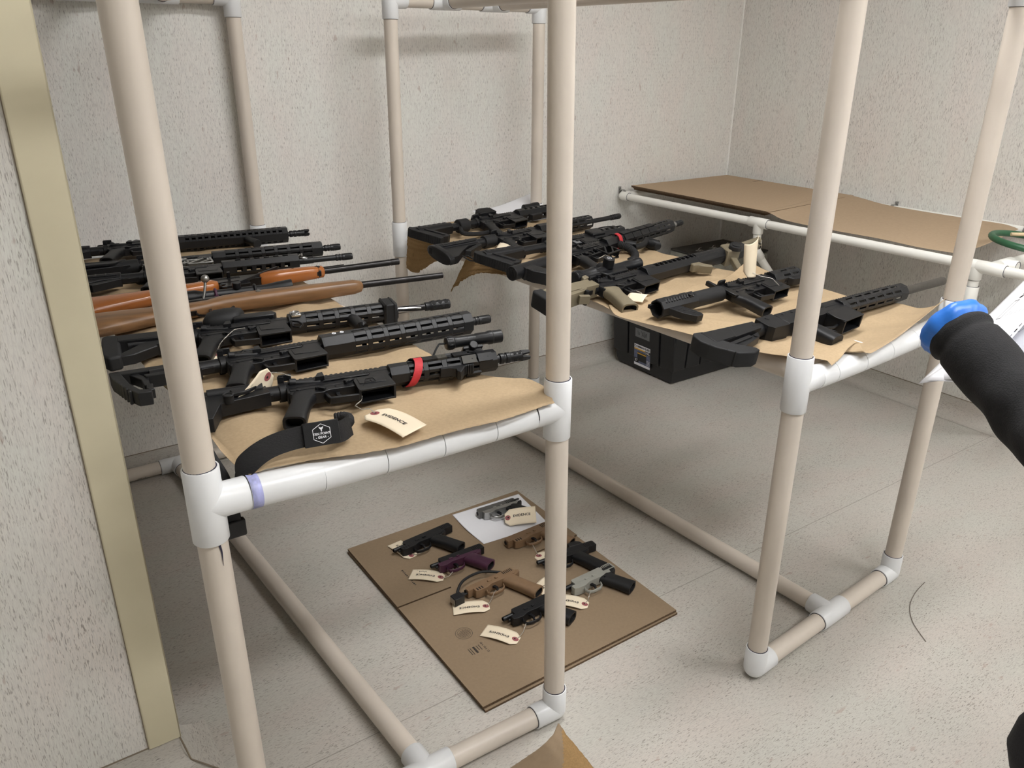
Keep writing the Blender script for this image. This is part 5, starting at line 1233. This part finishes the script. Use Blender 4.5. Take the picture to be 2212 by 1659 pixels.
b.rings([[c+V((.082*sin(t)*cos(2*pi*k/24), .095*sin(t)*sin(2*pi*k/24), .078*cos(t)-(.05*max(0,-sin(2*pi*k/24))*sin(t)))) for k in range(24)] for t in [pi*j/20 for j in range(1,11)]]); b.build('hair', 'hair', pr, smooth=60)
# jacket: torso and right arm as one grown surface, reaching arm as a creased sleeve
def ell_loft(b, secs, n=32, sub=6):
    """elliptical sections (centre, side radius, depth radius, side axis) smoothed along the path"""
    P = []
    for i in range(len(secs)-1):
        for k in range(sub):
            t = k/sub; s0, s1, s2, s3 = (secs[max(0,min(len(secs)-1,j))] for j in (i-1,i,i+1,i+2))
            cr = lambda q: [.5*(2*y1+(y2-y0)*t+(2*y0-5*y1+4*y2-y3)*t*t+(3*y1-y0-3*y2+y3)*t**3) for y0,y1,y2,y3 in zip(*q)]
            P.append(cr([[*V(s_[0]), s_[1], s_[2], *V(s_[3])] for s_ in (s0,s1,s2,s3)]))
    s_ = secs[-1]; P.append([*V(s_[0]), s_[1], s_[2], *V(s_[3])])
    rr = []
    for i, q in enumerate(P):
        c = V(q[:3]); d = (V(P[min(i+1,len(P)-1)][:3])-V(P[max(i-1,0)][:3])).normalized(); u = V(q[5:]); u = (u-d*u.dot(d)).normalized(); w_ = d.cross(u)
        rr.append([c+u*(q[3]*cos(2*pi*k/n))+w_*(q[4]*sin(2*pi*k/n))-PO for k in range(n)])
    b.rings(rr)
ax = V((1,-.10,0)); b = MB()
ell_loft(b, [((1.505,-.095,.74),.165,.125,ax), ((1.50,-.08,.86),.168,.128,ax), ((1.49,-.06,1.0),.152,.115,ax), ((1.475,-.01,1.16),.172,.125,ax), ((1.468,.03,1.26),.178,.115,ax), ((1.462,.055,1.335),.125,.085,ax), ((1.455,.07,1.375),.070,.066,ax), ((1.452,.075,1.395),.060,.058,ax)])
ell_loft(b, [((1.47,.05,1.262),.092,.080,(0,1,0)), ((1.56,.03,1.266),.080,.074,(0,1,0)), ((1.625,.01,1.255),.066,.066,(0,1,0)), ((1.675,.05,1.13),.060,.060,(0,1,0)), ((1.72,.09,1.0),.053,.053,(0,1,0)), ((1.69,.18,.975),.048,.048,(0,0,1)), ((1.645,.28,.955),.042,.042,(0,0,1))])
ell_loft(b, [((1.46,.05,1.262),.092,.080,(0,1,0)), ((1.40,.06,1.262),.090,.078,(0,1,0)), ((1.335,.065,1.258),.067,.067,(0,1,0)), (sh.lerp(el,.12),.064,.064,(0,1,0)), (sh.lerp(el,.5),.057,.057,(0,1,0)), (sh.lerp(el,.75),.050,.050,(0,1,0))])
b.build('jacket', 'jacket', pr, smooth=70)
b = MB(); n = 48; rings = []; N_ = 70
up0 = fd.cross(V((0,0,1))).normalized(); up1 = up0.cross(fd)
path = resample([sh.lerp(el,.25), el.lerp(sh,.35), el.lerp(sh,.1), el.lerp(cu,.12), el.lerp(cu,.35), el.lerp(cu,.7), cu], N_)
prev = None
for i, p in enumerate(path):
    d = (path[min(i+1,N_)]-path[max(i-1,0)]).normalized()
    u = (up0 if prev is None else prev); u = (u-d*u.dot(d)).normalized(); prev = u; w_ = d.cross(u)
    t = i/N_; rad = .060*(1-t)**3+.0470*(1-(1-t)**3)
    if i >= N_-3: rad *= (1.0, 1.015, 1.02, .985)[i-(N_-3)]
    ring = []
    for k in range(n):
        a = 2*pi*k/n
        wr_ = .0022*sin(38*t+1.6*sin(a+1)+2.2*noise.noise(V((cos(a)*1.2,sin(a)*1.2,t*3))))+(.0018)*noise.noise(V((cos(a)*1.5, sin(a)*1.5, t*9)))
        wr_ *= .35+.9*max(0, sin(pi*min(1,t*1.05)))
        if .93 < t < .965: wr_ -= .0035
        ring.append(p+(u*cos(a)+w_*sin(a))*(rad+wr_)-PO)
    rings.append(ring)
c = rings[-1]; cen = sum((V(q) for q in c), V())/n
rings.append([cen+(V(q)-cen)*.955+fd*.003 for q in c]); rings.append([cen+(V(q)-cen)*.92-fd*.012 for q in c])
b.rings(rings, 0, False); b.build('sleeve', 'jacket', pr, smooth=70)
# glove: gathered cuff round the sleeve end, palm, four fingers and a thumb bent behind the sleeve round the papers
b = MB(); rings = []
hx_ = fw.cross(V((0,0,1))).normalized()
uu = up0; ww = up1
for s, k in ((-.030,.0340),(-.010,.0385),(-.001,.0425),(.006,.0480),(.013,.0500),(.020,.0495),(.026,.045),(.031,.036),(.034,.024)):
    ring = []
    for j in range(n):
        a = 2*pi*j/n; q = .0016*sin(9*a+s*90)+.0018*noise.noise(V((cos(a)*2, sin(a)*2, s*30)))
        ring.append(cu+fd*s+(uu*cos(a)+ww*sin(a))*(k+q)-PO)
    rings.append(ring)
b.rings(rings, 0, True); gl_ = b.build('glove', 'glove', pr, smooth=70)
hdv = (rt*.45+fw*.85-up*.25).normalized(); hw_ = (up*.8+fw*.25).normalized(); hn = hdv.cross(hw_).normalized(); hb = wr+fd*.008+fw*.035+rt*.035-up*.008
hv = [(wr+fd*.0,.028), (hb+hdv*.0,(.034,.022)), (hb+hdv*.045,(.038,.018)), (hb+hdv*.075,(.036,.015))]
he = [(0,1),(1,2),(2,3)]
for k, (o_, l) in enumerate(((.030,.062),(.010,.072),(-.010,.068),(-.029,.052))):
    p0 = hb+hdv*.080+hw_*o_; i0 = len(hv)
    hv += [(p0,.0092), (p0+hdv*l*.42+hn*.006,.0088), (p0+hdv*l*.68+hn*.022,.0082), (p0+hdv*l*.78+hn*.040,.0072)]
    he += [(3,i0),(i0,i0+1),(i0+1,i0+2),(i0+2,i0+3)]
i0 = len(hv); p0 = hb+hdv*.018+hw_*.034+hn*.010
hv += [(p0,.0120), (p0+hdv*.026+hw_*.010+hn*.018,.0100), (p0+hdv*.050+hw_*.004+hn*.030,.0088)]
he += [(1,i0),(i0,i0+1),(i0+1,i0+2)]
skin_mesh('gloved_hand', 'glove', hv, he, pr, 2)
# second hand
w2 = V((1.63,.30,.95)); d2 = V((-.2,.9,-.3)).normalized(); s2 = d2.cross(V((0,0,1))).normalized()
hv = [(w2,.027), (w2+d2*.05,(.038,.02)), (w2+d2*.085,(.036,.016))]; he = [(0,1),(1,2)]
for o_, l in ((.028,.06),(.009,.07),(-.01,.066),(-.028,.05)):
    p0 = w2+d2*.09+s2*o_; i0 = len(hv); hv += [(p0,.0092),(p0+d2*l*.5,.0086),(p0+d2*l*.85+V((0,0,-.02)),.0076)]; he += [(2,i0),(i0,i0+1),(i0+1,i0+2)]
i0 = len(hv); p0 = w2+d2*.03+s2*.034; hv += [(p0,.012),(p0+d2*.03+s2*.02,.010),(p0+d2*.055+s2*.022,.0085)]; he += [(1,i0),(i0,i0+1),(i0+1,i0+2)]
skin_mesh('gloved_hand', 'glove', hv, he, pr, 2)
b = MB()
ell_loft(b, [((1.50,-.085,.92),.150,.112,ax), ((1.50,-.085,.84),.160,.122,ax), ((1.495,-.07,.76),.160,.122,ax), ((1.49,-.05,.70),.135,.10,ax)])
ell_loft(b, [((1.445,-.05,.84),.095,.105,ax), ((1.41,.02,.74),.100,.102,ax), ((1.345,.16,.60),.088,.090,ax), ((1.285,.28,.47),.078,.080,ax), ((1.288,.27,.41),.074,.078,ax), ((1.32,.235,.26),.068,.072,ax), ((1.35,.19,.07),.066,.070,ax)])
ell_loft(b, [((1.555,-.09,.84),.095,.105,ax), ((1.58,-.05,.74),.100,.102,ax), ((1.605,.06,.62),.088,.090,ax), ((1.63,.16,.48),.078,.080,ax), ((1.632,.155,.41),.074,.078,ax), ((1.64,.11,.26),.068,.072,ax), ((1.65,.06,.07),.066,.070,ax)])
b.build('trousers', 'trousers', pr, smooth=70)
for x, y in ((1.35,.19),(1.65,.06)):
    b = MB(); n2 = 20
    b.rings([[V((x+.048*k*sin(2*pi*j/n2), y+.05+.135*k*cos(2*pi*j/n2)*(1 if z < .05 else .62)-(.0 if z < .05 else .05), z))-PO for j in range(n2)] for z, k in ((.001,.93),(.02,1),(.045,.97),(.075,.8),(.105,.75))]); b.build('shoe', 'rubber', pr, smooth=60)
# printed papers in the hand
def held(label, corner, ex, ey, w_, h_, print_):
    o0 = empty('paper_sheet', corner, label, 'paper', 'papers in the gloved hand'); ex, ey = V(ex).normalized(), V(ey); ey = (ey-ex*ey.dot(ex)).normalized(); ez = ex.cross(ey)
    P = lambda u, v, l=0: ex*(w_*u)+ey*(h_*v)+ez*(l+.012*sin(pi*u)*(1-v))
    b = MB(); n = 16; b.add([P(i/n, j/n) for j in range(n+1) for i in range(n+1)], [(j*(n+1)+i, j*(n+1)+i+1, (j+1)*(n+1)+i+1, (j+1)*(n+1)+i) for j in range(n) for i in range(n)])
    o = b.build('sheet', 'paper', o0, smooth=60); s = o.modifiers.new('thickness','SOLIDIFY'); s.thickness = .0004; s.offset = 0
    if print_:
        b = MB()
        def q(u0,u1,v0,v1): b.add([P(u0,v0,.0006),P(u1,v0,.0006),P(u1,v1,.0006),P(u0,v1,.0006)], [(0,1,2,3)])
        for u0,u1,v0,v1 in ((.50,.66,.62,.625),(.50,.66,.69,.695),(.50,.504,.62,.695),(.656,.66,.62,.695)): q(u0,u1,v0,v1)
        for i in range(10): q(.68+.03*i,.70+.03*i,.63,.675)
        for i in range(22): q(.06+.04*i,.06+.04*i+.022,.035+.012*(i%2),.06)
        for j in range(5): q(.50,.95,.30+.06*j,.304+.06*j)
        b.build('printed_form', 'ink', o0, smooth=0)
    return o0
eye = V((0,0,1.5021))
def at_depth(x, y, d): return eye+(fw+rt*((x-1106)/1728.1174)+up*((829.5-y)/1728.1174))*d
c0 = V((1.391,.558,1.062))
exh = (rt*.72+up*.68+fw*.05).normalized()
held('printed form with a small outlined box, upper sheet held by the gloved hand', c0-exh*.08, rt*.72+up*.68+fw*.05, V((.169,.113,-.013)), .32, .204, True)
held('lower printed sheet held by the gloved hand, mostly under the other', c0+rt*.006-up*.022-fw*.02-exh*.07, rt*.80+up*.50+fw*.08, V((.165,.118,-.010)), .32, .19, True)
